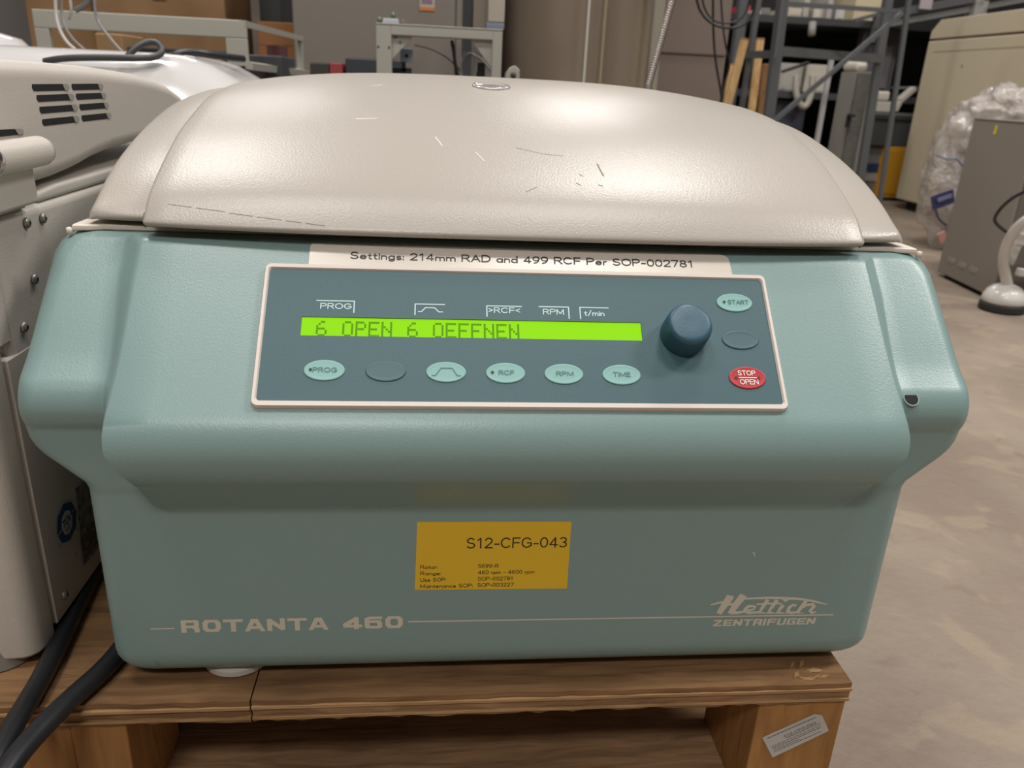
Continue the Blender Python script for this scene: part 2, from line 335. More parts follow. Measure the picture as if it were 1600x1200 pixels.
# lid: central band
EDGE = [(.4985, .4350), (.4975, .4372), (.500, .4405), (.5090, .4488), (.5196, .4560), (.5424, .4674), (.5796, .4830), (.6174, .4945), (.668, .5065), (.72, .5125), (.765, .5158), (.84, .5180), (.93, .516), (1.03, .500), (1.08, .470), (1.085, .435)]
CENT = [(.4925, .4335), (.4915, .4360), (.494, .4400), (.5030, .4500), (.5140, .4590), (.5370, .4720), (.5750, .4895), (.6140, .5030), (.665, .5155), (.72, .5245), (.775, .5290), (.85, .5310), (.94, .527), (1.04, .508), (1.09, .475), (1.092, .435)]
def resample(P, n=64):
    P = [Vector((0, a, b)) for a, b in P]
    q = P
    out = []
    # catmull-rom
    for i in range(len(P) - 1):
        p0 = P[max(i - 1, 0)]; p1 = P[i]; p2 = P[i + 1]; p3 = P[min(i + 2, len(P) - 1)]
        for k in range(4):
            t = k / 4; out.append(.5 * ((2 * p1) + (p2 - p0) * t + (2 * p0 - 5 * p1 + 4 * p2 - p3) * t * t + (3 * p1 - p0 - 3 * p2 + p3) * t ** 3))
    out.append(P[-1]); return out
Er, Cr = resample(EDGE), resample(CENT)
XB = .2277
cols = [-XB + 2 * XB * k / 40 for k in range(41)]
rows = []
for x in cols:
    u = abs(x) / XB; wgt = u ** 3.2
    rows.append([Vector((x, (1 - wgt) * c.y + wgt * e.y, (1 - wgt) * c.z + wgt * e.z)) for c, e in zip(Cr, Er)])
# rounded side edge of the band then its side wall down into the shell
def shifted(row, dx, dn):
    out = []
    for i, p in enumerate(row):
        t = (row[min(i + 1, len(row) - 1)] - row[max(i - 1, 0)]).normalized(); nrm = Vector((0, -t.z, t.y))
        out.append(p + Vector((dx, 0, 0)) - nrm * dn)
    return out
for s_, k in ((1, -1), (-1, 0)):
    base = rows[k]; ext = [shifted(base, s_ * .0016, .0006), shifted(base, s_ * .0028, .002), shifted(base, s_ * .0036, .0045), shifted(base, s_ * .0042, .011)]
    if s_ == 1: rows += ext
    else: rows = ext[::-1] + rows
lid = MB()
n = len(rows[0]); lid.add([p for r in rows for p in r], [(i * n + j, i * n + j + 1, (i + 1) * n + j + 1, (i + 1) * n + j) for i in range(len(rows) - 1) for j in range(n - 1)])
# underside lip of the front edge
lip0 = [r[0] for r in rows]; lip1 = [p + Vector((0, .010, -.0008)) for p in lip0]; lip2 = [p + Vector((0, .03, .002)) for p in lip0]
m_ = len(lip0); lid.add(lip0 + lip1 + lip2, [(r * m_ + i, r * m_ + i + 1, (r + 1) * m_ + i + 1, (r + 1) * m_ + i) for r in (0, 1) for i in range(m_ - 1)])
lido = lid.build('lid', M_lid, cf, smooth=True); lido['label'] = 'cream domed lid with leather grain'
# scratches and scuffs are raised hairs of print on the lid band
def lid_point(x, y):
    u = abs(x) / XB; wgt = u ** 3.2
    best = None
    row = [Vector((x, (1 - wgt) * c.y + wgt * e.y, (1 - wgt) * c.z + wgt * e.z)) for c, e in zip(Cr, Er)]
    for a, b in zip(row[4:], row[5:]):
        if a.y <= y <= b.y: return a + (b - a) * ((y - a.y) / (b.y - a.y))
    return row[10]
# outer shell, lower on both sides
OUT = [(.5200, .4346), (.5185, .4364), (.5215, .4412), (.532, .4475), (.5565, .4600), (.59, .4728), (.64, .4865), (.70, .4985), (.76, .5050), (.84, .5095), (.93, .508), (1.03, .492), (1.08, .465), (1.085, .435)]
INN = [(.5165, .4344), (.5150, .4362), (.5160, .4410), (.5270, .4495), (.5500, .4630), (.5850, .4775), (.635, .4920), (.69, .5035), (.75, .5095), (.84, .5140), (.93, .512), (1.03, .496), (1.08, .468), (1.085, .435)]
INN = [(a, b - (.0022 if 1 < i < 13 else 0)) for i, (a, b) in enumerate(INN)]; OUT = [(a, b - (.0008 if 2 < i < 13 else 0)) for i, (a, b) in enumerate(OUT)]
On, In = resample(OUT), resample(INN)
for s_ in (1, -1):
    rr = []
    for k in range(13):
        u = k / 12; x = .2255 + (.2655 - .2255) * u; wg = u ** 2
        rr.append([Vector((s_ * x, (1 - wg) * a.y + wg * b.y, (1 - wg) * a.z + wg * b.z)) for a, b in zip(In, On)])
    last = rr[-1]
    def sh2(dx, dn):
        return [Vector((p.x + s_ * dx, p.y + (dn * .4 if i < 22 else 0), max(p.z - dn, .4343))) for i, p in enumerate(last)]
    rr += [sh2(.0022, .0009), sh2(.0042, .0028), sh2(.0056, .006), sh2(.0062, .011), sh2(.0064, .03), sh2(.0064, .09)]
    sh = MB(); n = len(rr[0]); sh.add([p for r in rr for p in r], [(i * n + j, i * n + j + 1, (i + 1) * n + j + 1, (i + 1) * n + j) for i in range(len(rr) - 1) for j in range(n - 1)])
    l0 = [r[0] for r in rr]; l1 = [p + Vector((0, .02, 0)) for p in l0]; mm = len(l0)
    sh.add(l0 + l1, [(i, i + 1, mm + i + 1, mm + i) for i in range(mm - 1)])
    o = sh.build('side_shell', M_lid, lido, smooth=True, angle=60)
# clear round viewing port on the crest
pc = lid_point(-.008, .705); MM = Matrix.Translation(pc + Vector((0, 0, -.0006))) @ Matrix.Rotation(math.radians(-6), 4, 'X') @ Matrix.Rotation(math.radians(14), 4, 'X')
M_port = mat('clear_port_plastic', (235, 228, 225), 0.08, trans=.55, coat=1)
MB().lathe([(.0162, -.001), (.0162, .0012), (.0152, .0022), (.0136, .0022), (.0128, .0014), (.004, .0017), (.001, .0018)], 40, MM).build('viewing_port', M_port, lido, smooth=True, label='clear round viewing port')
M_scuff = mat('grey_scuff', (120, 114, 100), .7); M_scr = mat('pale_scratch', (232, 226, 216), .5)
def scratch(pts, wd, m, name='scratch'):
    b = MB()
    P = [lid_point(x, y) + Vector((0, -.00006, .00015)) for x, y in pts]
    for a, c in zip(P, P[1:]):
        d = (c - a).normalized(); nn = d.cross(Vector((0, -.4, .9))).normalized() * wd / 2
        b.add([a - nn, c - nn, c + nn, a + nn], [(0, 1, 2, 3)])
    return b.build(name, m, lido)
def lid_hit(u, v):
    d = ray(u, v); lo = None
    under = lambda t: (lambda p: p.y > .493 and lid_point(p.x, p.y).z >= p.z)(CAM + d * t)
    for k in range(120):
        if under(.42 + k * .004):
            a, b = .42 + (k - 1) * .004, .42 + k * .004
            for _ in range(9):
                m = (a + b) / 2
                if under(m): b = m
                else: a = m
            p = CAM + d * b; return (p.x, p.y)
    p = CAM + d * .6
    return (p.x, p.y)
for dash in (((262, 319), (300, 324)), ((306, 325), (352, 331)), ((358, 333), (395, 338)), ((402, 339), (440, 344)), ((446, 345), (472, 348)), ((478, 349), (508, 353))):
    scratch([lid_hit(*p) for p in dash], .00032, M_scuff)
for ln, m_s, wd in ((((933, 256), (938, 266), (943, 275)), M_scuff, .0009), (((900, 286), (908, 290)), M_scuff, .0005), (((556, 186), (590, 185)), M_scr, .0008), (((680, 214), (691, 228)), M_scr, .0007), (((743, 238), (757, 252)), M_scr, .0006), (((580, 134), (598, 133)), M_scr, .0006), (((806, 231), (850, 241), (880, 244)), M_scuff, .0003), (((935, 289), (942, 291)), M_scuff, .0006), (((845, 262), (900, 300)), M_scr, .0004), (((1075, 270), (1090, 262)), M_scr, .0005), (((822, 300), (840, 292)), M_scuff, .0003), (((905, 272), (911, 276)), M_scuff, .0004)):
    scratch([lid_hit(*p) for p in ln], wd, m_s)

# ---- control panel: local frame, u along X, v up the slope, w outwards
sv = Vector((0, .70499, .70921)); wv = Vector((0, -.70921, .70499)); pm = Vector((0, .4519, .3836))
PM = Matrix(((1, sv.x, wv.x, pm.x), (0, sv.y, wv.y, pm.y), (0, sv.z, wv.z, pm.z), (0, 0, 0, 1)))
CXP = .0012
def ringloop(w_, h_, r_, wz): return [PM @ Vector((x, y, wz)) for x, y in rrect(w_, h_, r_, 6, CXP, 0)]
cp = MB().loops([ringloop(.3092, .087, .0018, -.004), ringloop(.3092, .087, .0018, -.0006)])
# membrane with window for the display
L_, R_, T_, B_ = -.1322, .0735, .0109, -.0017
o_ = [(-.1534, -.0435), (.1558, -.0435), (.1558, .0435), (-.1534, .0435)]; i_ = [(L_, B_), (R_, B_), (R_, T_), (L_, T_)]
mb = MB(); mb.add([PM @ Vector((x, y, -.0006)) for x, y in o_] + [PM @ Vector((x, y, -.0006)) for x, y in i_] + [PM @ Vector((x, y, -.0022)) for x, y in i_],
       [(0, 1, 5, 4), (1, 2, 6, 5), (2, 3, 7, 6), (3, 0, 4, 7), (4, 5, 9, 8), (5, 6, 10, 9), (6, 7, 11, 10), (7, 4, 8, 11)])
panel = mb.build('control_panel', M_memb, cf); panel['label'] = 'petrol blue membrane control panel'
MB().loops([ringloop(.3160, .0952, .0042, -.0050), ringloop(.3154, .0946, .004, -.0008), ringloop(.3140, .0932, .0035, .0006), ringloop(.3108, .0884, .0022, .0006), ringloop(.3090, .0866, .0016, -.0007), ringloop(.3090, .0866, .0016, -.003)]).build('bezel', M_bezel, panel, smooth=True, angle=35, label='cream raised bezel')
MB().box((L_ - .001, B_ - .001, -.0026), (R_ + .001, T_ + .001, -.0016), PM).build('display', M_lcd, panel, label='lit yellow-green display window')
MB().box((L_, B_, -.0016), (R_, B_ + .0003, -.0014), PM).build('display_edge', M_lcdlit, panel)
FONT = {'6': ["00110", "01000", "10000", "11110", "10001", "10001", "01110"], 'O': ["01110", "10001", "10001", "10001", "10001", "10001", "01110"], 'P': ["11110", "10001", "10001", "11110", "10000", "10000", "10000"], 'E': ["11111", "10000", "10000", "11110", "10000", "10000", "11111"], 'N': ["10001", "10001", "11001", "10101", "10011", "10001", "10001"], 'F': ["11111", "10000", "10000", "11110", "10000", "10000", "10000"]}
dots = MB(); px_, py_ = .00128, .00148
for i, ch in enumerate("6 OPEN 6 OEFFNEN"):
    if ch == ' ': continue
    x0 = -.1235 + i * .00765
    for r, row in enumerate(FONT[ch]):
        for c, bit in enumerate(row):
            if bit == '1':
                a = x0 + c * px_; b = .0086 - r * py_
                if b - py_ * .92 < B_: bb = B_ + .0001
                else: bb = b - py_ * .92
                dots.add([PM @ Vector(q) for q in ((a, bb, -.0015), (a + px_ * .93, bb, -.0015), (a + px_ * .93, b, -.0015), (a, b, -.0015))], [(0, 1, 2, 3)])
dots.build('display_lettering', M_lcdink, panel, label='dark green dot characters reading 6 OPEN 6 OEFFNEN')
PS = PM @ Matrix.Translation((0, 0, -.0006))   # printed surface
def ell(cx, cy, rx, ry, m, name='button', label=None, h=.0007):
    b = MB(); n = 40
    ls = [[PS @ Vector((cx + (rx + e) * math.cos(2 * math.pi * k / n), cy + (ry + e) * math.sin(2 * math.pi * k / n), z_)) for k in range(n)] for e, z_ in ((0, -.0002), (0, h * .6), (-.0004, h), (-.001, h * .85), (-rx * .5 if False else -.003, h * .8))]
    b.loops(ls, True); return b.build(name, m, panel, smooth=True, label=label)
bt = .0008
def btxt(t, cx, cy, h, w_, m=M_btext, **k): return text_mesh(t, PS @ Matrix.Translation((cx, cy, bt)), h, w_, m, panel, 'button_lettering', weight=.145)
for cx, cy, t in ((-.1168, -.0243, 'PROG'), (-.0817, -.0244, None), (-.0467, -.0246, 'ramp'), (-.0117, -.0248, 'RCF'), (.0231, -.0250, 'RPM'), (.0581, -.0251, 'TIME'), (.1357, .0262, 'START'), (.1357, -.0003, None), (.1361, -.0262, 'STOP')):
    blank = t is None
    ell(cx, cy, .0117, .0066 if t != 'STOP' else .0074, M_btnblank if blank else (M_red if t == 'STOP' else M_btn), label='blank petrol oval button' if blank else ('red oval button reading STOP OPEN' if t == 'STOP' else ('pale green oval button with a ramp sign' if t == 'ramp' else 'pale green oval button reading ' + t)))
    dotx = {'PROG': -.0078, 'RCF': -.0078, 'START': -.0068}.get(t)
    if dotx:
        MB().prism([(cx + dotx + .0009 * math.cos(a * math.pi / 6), cy + .0002 + .0009 * math.sin(a * math.pi / 6)) for a in range(12)], bt, bt + .0002, PS).build('button_lamp', M_black, panel, label='small dark indicator dot')
    if t == 'PROG': btxt('PROG', cx + .0004, cy - .0014, .0031, .0135)
    if t == 'RCF': btxt('RCF', cx + .0005, cy - .0014, .0030, .0088)
    if t == 'RPM': btxt('RPM', cx + .0005, cy - .0014, .0030, .0100)
    if t == 'TIME': btxt('TIME', cx, cy - .0014, .0030, .0104)
    if t == 'START': btxt('START', cx + .0024, cy - .0014, .0032, .0134)
    if t == 'ramp': strokes([[(cx - .0083, cy - .0024), (cx - .0062, cy - .0024), (cx - .0030, cy + .0024), (cx + .0036, cy + .0024), (cx + .0066, cy - .0024), (cx + .0085, cy - .0024)]], .0005, PS @ Matrix.Translation((0, 0, bt)), 'button_lettering', M_btext, panel)
    if t == 'STOP':
        btxt('STOP', cx - .0004, cy + .0013, .0034, .0108, M_white_ink); btxt('OPEN', cx + .0004, cy - .0046, .0034, .0112, M_white_ink)
        strokes([[(cx - .0054, cy - .0001), (cx + .0054, cy - .0001)]], .0007, PS @ Matrix.Translation((0, 0, bt)), 'button_lettering', M_white_ink, panel)
        for dx in (-.0072, .0070): MB().prism([(cx + dx + .001 * math.cos(a * math.pi / 6), cy + .001 * math.sin(a * math.pi / 6)) for a in range(12)], bt, bt + .0001, PS).build('button_lamp', mat('dark_red_lamp', (95, 22, 26), .4), panel, label='dark red indicator dot')
def ptxt(t, cx, cy, h, w_, **k): return text_mesh(t, PS @ Matrix.Translation((cx, cy, 0)), h, w_, M_ptext, panel, 'panel_lettering', weight=.15)
def pstr(l): return strokes(l, .0007, PS, 'panel_lettering', M_ptext, panel)
ptxt('PROG', -.1126, .0163, .0040, .0180, bold=.008); pstr([[(-.1241, .0219), (-.1019, .0219), (-.1019, .0142)]])
pstr([[(-.0655, .0135), (-.0655, .0208), (-.0478, .0208)], [(-.0635, .0156), (-.0617, .0156), (-.0592, .0184), (-.0538, .0184), (-.0512, .0156), (-.0490, .0156)]])
ptxt('>RCF<', -.0113, .0156, .0040, .0188, bold=.008); pstr([[(-.0220, .0133), (-.0220, .0205), (-.0007, .0205)]])
ptxt('RPM', .0191, .0152, .0040, .0125, bold=.012); pstr([[(.0104, .0207), (.0287, .0207), (.0287, .0128)]])
ptxt('t/min', .0447, .0148, .0040, .0120, bold=.01); pstr([[(.0358, .0128), (.0358, .0207), (.0537, .0207)]])
# knob with fine ribs
kn = MB(); n = 96; KM = PM @ Matrix.Translation((.0990, .0020, -.0008))
ls = []
for r_, z_, rib in ((.0142, 0, 0), (.0142, .003, .00022), (.0138, .0145, .00022), (.0134, .0162, .0001), (.0122, .0176, 0), (.0100, .0180, 0), (.004, .0178, 0), (.001, .0178, 0)):
    ls.append([KM @ Vector(((r_ + (rib if k % 2 else -rib)) * math.cos(2 * math.pi * k / n), (r_ + (rib if k % 2 else -rib)) * math.sin(2 * math.pi * k / n), z_)) for k in range(n)])
kn.loops(ls, True).build('knob', M_knob, panel, smooth=True, angle=60, label='round petrol knob with finely ribbed side')
# settings label across the shoulder of the bulge
SB = Matrix(((1, sv.x, wv.x, pm.x), (0, sv.y, wv.y, pm.y), (0, sv.z, wv.z, pm.z), (0, 0, 0, 1))) @ Matrix.Translation((0, 0, -.00285))
def shoulder(v_):     # point on the body front, v_ metres up the slope from the panel centre, bending over the shoulder
    zq = .3836 - .0021 + v_ * .70921
    if zq < .412: return zq
    return zq
lb = MB(); rows_ = []
vsmp = [.044, .050, .0545, .0585, .061, .0625, .0635]
for i, v_ in enumerate(vsmp):
    zq = min(.3815 + v_ * .70921, .4272); yq = lerp_prof(bul, zq)
    zq2 = min(zq + .001, .4272); t_ = Vector((0, lerp_prof(bul, zq2) - lerp_prof(bul, zq - .001), zq2 - zq + .001)).normalized(); nn = Vector((0, -t_.z, t_.y))
    ri = 0
    if i == 6: ri = .004
    if i == 5: ri = .0015
    xl, xr = -.1312 + ri * .3, .1388 - ri - (i / 6) * .0015
    rows_.append([Vector((xl + (xr - xl) * k / 20, yq, zq)) + nn * .0003 for k in range(21)])
lb.add([p for r in rows_ for p in r], [(i * 21 + j, i * 21 + j + 1, (i + 1) * 21 + j + 1, (i + 1) * 21 + j) for i in range(6) for j in range(20)])
slab = lb.build('settings_label', M_labelw, cf, smooth=True, label='cream strip label reading Settings: 214mm RAD and 499 RCF Per SOP-002781')
# letters bent over the shoulder: built flat then dropped on the profile
tm = text_mesh('Settings: 214mm RAD and 499 RCF Per SOP-002781', Matrix.Translation((.0036, .0531, 0)), .0054, .2190, M_black, slab, 'label_lettering', weight=.15)
for v in tm.data.vertices:
    zq = min(.3815 + v.co.y * .70921, .4272); yq = lerp_prof(bul, zq)
    v.co = Vector((v.co.x, yq, zq)) + Vector((0, -.71, .70)) * (.00035 + v.co.z)
for ln in ([(.1620, .2362), (.1632, .2358), (.1640, .2345), (.1645, .2330)], [(.1638, .2362), (.1642, .2350)]): strokes([ln], .0005, Matrix(((1, 0, 0, 0), (0, 0, -1, .4405), (0, 1, 0, 0), (0, 0, 0, 1))), 'scratch', M_cream_ink, cf)
strokes([[(-.2352, .1562), (-.2336, .1549)]], .0008, Matrix(((1, 0, 0, 0), (0, 0, -1, .4405), (0, 1, 0, 0), (0, 0, 0, 1))), 'scratch', M_btext, cf)
# key hole in right wing
hp = Vector((.2468, slope_w(.3500) - .0005, .3500 + .0004)); HM = Matrix.Translation(hp) @ Matrix(((1, 0, 0), (0, .705, -.709), (0, .709, .705))).to_4x4()
MB().lathe([(.0052, -.001), (.0052, .0010), (.0045, .0010), (.0045, -.0004)], 24, HM).build('hole_rim', M_teal, cf, smooth=True, angle=40)
MB().lathe([(.0045, .0), (.0045, .0008), (.001, .0008)], 24, HM).build('emergency_release_hole', M_hole, cf, label='small dark round hole')
# front face prints
YF = .4405
FM = Matrix(((1, 0, 0, 0), (0, 0, -1, YF), (0, 1, 0, 0), (0, 0, 0, 1)))     # local x->X, y->Z, z->-Y
def quad(pts, th, name, m, parent, M=FM, label=None):
    return MB().prism(pts, 0, th, M).build(name, m, parent, label=label)
st = quad([(-.0649, .2106), (.0369, .2097), (.0362, .2614), (-.0634, .2620)], .0003, 'asset_sticker', M_yellow, cf, label='yellow rectangular asset sticker with black print')
SM = FM @ Matrix.Translation((0, 0, .00025))
def stx(t, x, z_, h, w_, al='LEFT', **k): return text_mesh(t, SM @ Matrix.Translation((x, z_, 0)), h, w_, M_black, st, 'sticker_lettering', align=al, weight=.13 if h < .005 else .11)
stx('S12-CFG-043', -.0313, .2420, .0080, .0653)
for i, (a, b, wa, wb) in enumerate((('Rotor:', '5699-R', .0110, .0132), ('Range:', '460 rpm - 4600 rpm', .0132, .0372), ('Use SOP:', 'SOP-002781', .0166, .0232), ('Maintenance SOP:', 'SOP-003227', .0344, .0238))):
    zz = .22680 - i * .00495; stx(a, -.0612, zz, .0030, wa); stx(b, -.0234, zz + .0002, .0030, wb)
def expanded(ch, x, w_, h=.0102, z0=.1800, tilt=0): return None
# ROTANTA 460: wide extended capitals drawn as blocks
def wide_letters(word, x0, x1, z0, h, st_, name, parent, m, slant=0, M=FM):
    """extended bold capitals built from strokes; each glyph is 1 wide x 1 high"""
    t = st_
    def rr_(w_=1.0): return [(t * .5 + .12, 1 - t * .5), (1 - t * .5 - .12, 1 - t * .5), (1 - t * .5, 1 - t * .5 - .18), (1 - t * .5, t * .5 + .18), (1 - t * .5 - .12, t * .5), (t * .5 + .12, t * .5), (t * .5, t * .5 + .18), (t * .5, 1 - t * .5 - .18), (t * .5 + .12, 1 - t * .5)]
    e = t * .5
    G = {'R': [[(e, 0), (e, 1 - e)], [(e, 1 - e), (.82, 1 - e), (1 - e, .8), (1 - e, .62), (.82, .45), (e, .45)], [(.70, .45), (1 - e, .30), (1 - e, 0)]],
         'O': [rr_()], '0': [rr_()], 'T': [[(0, 1 - e), (1, 1 - e)], [(.5, 1 - e), (.5, 0)]], 'A': [[(.07, 0), (.42, 1 - e), (.58, 1 - e), (.93, 0)], [(.2, .30), (.8, .30)]],
         'N': [[(e, 0), (e, 1 - e)], [(e, 1 - e), (1 - e, e)], [(1 - e, e), (1 - e, 1)]], '4': [[(.72, 0), (.72, 1 - e)], [(.72, 1 - e), (.08, .36), (.08, .25), (1, .25)]],
         '6': [[(.95, 1 - e), (.3, 1 - e), (e, .8), (e, .2), (.2, e), (.8, e), (1 - e, .2), (1 - e, .42), (.8, .58), (e, .58)]],
         'Z': [[(0, 1 - e), (1 - e, 1 - e), (e, e), (1, e)]], 'E': [[(1, 1 - e), (e, 1 - e), (e, e), (1, e)], [(e, .5), (.9, .5)]], 'I': [[(e, 0), (e, 1)]],
         'F': [[(1, 1 - e), (e, 1 - e), (e, 0)], [(e, .5), (.88, .5)]], 'U': [[(e, 1), (e, .2), (.2, e), (.8, e), (1 - e, .2), (1 - e, 1)]],
         'G': [[(1, 1 - e), (.2, 1 - e), (e, .8), (e, .2), (.2, e), (1 - e, e), (1 - e, .5), (.55, .5)]]}
    wds = [{' ': .55, 'I': .28}.get(c, 1.0) for c in word]; gap = .22
    tot = sum(wds) + gap * (len(word) - 1); u = (x1 - x0) / tot
    x = x0; b = MB()
    for c, wc in zip(word, wds):
        if c != ' ':
            for ln in G[c]:
                P = [Vector((x + (px if c != 'I' else px * .9) * u, z0 + pz * h)) for px, pz in ln]
                hw_x = t * h * .5
                for a, q in zip(P, P[1:]):
                    d = (q - a); d.normalize(); nn = Vector((-d.y, d.x)) * (hw_x * (1.25 if abs(d.y) > .5 else .85)); ee = d * hw_x * (.55)
                    quad_ = [a - ee - nn, q + ee - nn, q + ee + nn, a - ee + nn]
                    b.add([M @ Vector((v.x + slant * (v.y - z0), min(max(v.y, z0), z0 + h), .00016 + (len(b.f) % 14) * 5e-6)) for v in quad_], [(0, 1, 2, 3)])
        x += (wc + gap) * u
    return b.build(name, m, parent)
wm = wide_letters('ROTANTA 460', -.2162, -.0730, .1801, .0101, .26, 'wordmark', cf, M_cream_ink); wm['label'] = 'cream extended capitals reading ROTANTA 460'
strokes([[(-.2353, .1836), (-.2210, .1836)]], .0009, FM, 'print_rule', M_cream_ink, cf)
strokes([[(-.0687, .1852), (.2298, .1838)]], .0011, FM, 'print_rule', M_cream_ink, cf)
zl = wide_letters('ZENTRIFUGEN', .1428, .2172, .1759, .0058, .26, 'wordmark', cf, M_cream_ink, slant=.12); zl['label'] = 'cream slanted capitals reading ZENTRIFUGEN'
# script logo: read off in the front plane from a 1600x985 enlargement (6.154 px per photo px)
def lg(u, v): p = at(1080 + u / 6.154, 900 + v / 6.154, YF); return Vector((p.x, p.z))
def thick(b, pts, ws):
    P = [lg(*p) for p in pts]; L = []; Rr = []
    for i, p in enumerate(P):
        d = (P[min(i + 1, len(P) - 1)] - P[max(i - 1, 0)]).normalized(); nn = Vector((-d.y, d.x)) * ws[i] * .5 * .0000685 * 1.3
        L.append(p + nn); Rr.append(p - nn)
    V = L + Rr; n_ = len(P)
    b.add([FM @ Vector((v.x, v.y, .00010 + (len(b.f) % 60) * 5e-6)) for v in V], [(i, i + 1, n_ + i + 1, n_ + i) for i in range(n_ - 1)])
logo = MB()
thick(logo, [(185, 277), (240, 262), (300, 250), (350, 232)], [12, 18, 22, 24])
thick(logo, [(380, 190), (330, 262), (265, 362)], [66, 60, 44]) ; thick(logo, [(345, 196), (400, 190)], [10, 10])
thick(logo, [(505, 182), (440, 262), (372, 362)], [66, 60, 48])
thick(logo, [(330, 275), (470, 262)], [26, 26])
thick(logo, [(470, 222), (600, 212), (740, 208), (880, 210), (1000, 216), (1100, 226), (1200, 246), (1305, 272)], [14, 18, 22, 24, 24, 20, 18, 7])
thick(logo, [(370, 350), (430, 352), (480, 345), (520, 335), (600, 318), (615, 300), (590, 285)], [26, 28, 26, 22, 18, 22, 26])
thick(logo, [(590, 285), (545, 290), (518, 318), (520, 338), (560, 352), (640, 345)], [26, 30, 34, 34, 26, 20])
thick(logo, [(735, 225), (690, 290), (655, 345), (700, 352)], [34, 32, 30, 16])
thick(logo, [(825, 228), (775, 295), (742, 345), (790, 352)], [34, 32, 30, 16])
thick(logo, [(625, 268), (740, 262), (870, 262)], [16, 18, 16])
thick(logo, [(885, 275), (855, 310), (830, 345), (880, 352)], [34, 32, 30, 16])
thick(logo, [(880, 215), (905, 235), (950, 215)], [20, 26, 16])
thick(logo, [(1010, 282), (975, 275), (940, 300), (925, 335), (960, 352), (1010, 345)], [22, 26, 34, 34, 28, 20])
thick(logo, [(1110, 225), (1060, 290), (1015, 355)], [34, 34, 34])
thick(logo, [(1060, 305), (1110, 275), (1170, 268), (1180, 285), (1140, 335), (1160, 354), (1200, 338)], [20, 26, 30, 32, 32, 26, 10])
thick(logo, [(580, 352), (830, 354), (1080, 352)], [10, 10, 10])
logo.build('maker_logo', M_cream_ink, cf, label='cream script logo under a long arched stroke')
MB().lathe([(.021, 0), (.024, .0015), (.024, .0055), (.019, .0075)], 32, Matrix.Translation((-.19, .4715, .135))).build('foot', mat('white_plastic_foot', (196, 190, 182), .5), cf, smooth=True, angle=40)
for x, y in ((.17, .49), (.17, 1.03), (-.19, 1.03)):
    MB().lathe([(.021, 0), (.024, .0015), (.024, .0055), (.019, .0075)], 32, Matrix.Translation((x, y, .135))).build('foot', mat('white_plastic_foot', (196, 190, 182), .5), cf, smooth=True, angle=40)
settle(cf)

# ------------------------------------------------------------------ pallet
W1 = woodmat('warm_pine', (140, 106, 72), (86, 60, 40), 'X'); W2 = woodmat('raw_pine_end', (172, 126, 76), (126, 86, 48), 'Z', ring=9); W3 = woodmat('dirty_deck_board', (160, 126, 92), (96, 70, 48), 'X'); W4 = woodmat('pale_veneer', (172, 138, 98), (120, 90, 58), 'X')
pal = thing('pallet', 'wooden pallet with plywood top carrying the two laboratory machines', 'pallet')
def jag(x0, x1, yf, z0, z1, amp, step, yb=1.15, right=None):
    """a ply whose front edge is slightly splintered"""
    b = MB(); n_ = int((x1 - x0) / step); fr = []
    for i in range(n_ + 1):
        x = x0 + (x1 - x0) * i / n_; fr.append((x, yf + random.uniform(-amp, amp)))
    poly = fr + [(x1, yb), (x0, yb)]
    return b.prism(poly, z0, z1)
for x0, x1 in ((-1.15, -.1735), (-.1725, .2475)):
    jag(x0, x1, .4265, .1305, .1350, .0008, .012).build('plywood_veneer', W1, pal)
    jag(x0, x1, .4250, .1285, .1306, .0003, .02).build('plywood_veneer', W4, pal, label='pale thin ply line')
    jag(x0, x1, .4272, .1215, .1286, .0009, .01).build('plywood_core', W3 if x0 > -1 else W1, pal)
    jag(x0, x1, .4255, .1196, .1216, .0004, .02).build('plywood_veneer', W4, pal, label='pale thin ply line')
    jag(x0, x1, .4275, .1168, .1197, .0012, .008).build('plywood_veneer', W1, pal)
for x0, x1, yf in ((.183, .2485, .430), (-.2925, -.2565, .431), (-.372, -.2935, .434), (-.72, -.63, .43), (-1.1, -1.02, .43)):
    for dy_ in (0, .305, .595): MB().box((x0, yf + dy_, .0175), (x1, yf + dy_ + .088, .1166)).build('block', W2, pal, bevel=.0015)
for i, (y0, y1, zt) in enumerate(((.447, .545, .0175), (.553, .66, .0175), (.70, .80, .0175), (.86, .96, .0175), (1.02, 1.12, .0175))):
    MB().box((-1.12, y0, 0), (.2485, y1, zt)).build('bottom_board', W3, pal, bevel=.001)
# dust sticker on stringer end
PF = Matrix(((1, 0, 0, 0), (0, 0, -1, .4298), (0, 1, 0, 0), (0, 0, 0, 1)))
def pf(u, v): p = at(1140 + u / 8, 1080 + v / 8, .4298); return (p.x, p.z)
cor = [pf(535, 825), pf(1238, 492), pf(1155, 298), pf(1060, 284), pf(408, 580)]
stk = MB().prism(cor, 0, .0003, PF).build('stuck_label', mat('grey_paper_label', (186, 182, 178), .6), pal, label='crooked white paper label on the right stringer')
a0 = Vector(pf(470, 582)); a1 = Vector(pf(1075, 318)); dx = (a1 - a0).normalized(); dy = Vector((-dx.y, dx.x)); ang = math.atan2(dx.y, dx.x); L0 = (a1 - a0).length
def lrow(t0, t1, off, h, txt=None, lab=None):
    o0 = a0 + dx * L0 * t0 - dy * off; M_ = PF @ Matrix.Translation((o0.x, o0.y, .0004)) @ Matrix.Rotation(ang, 4, 'Z')
    text_mesh(txt, M_, h, L0 * (t1 - t0), M_black, stk, 'label_lettering', align='LEFT')
lrow(.30, .95, .0062, .0024, 'S12-CFG-043'); 
lines_ = MB()
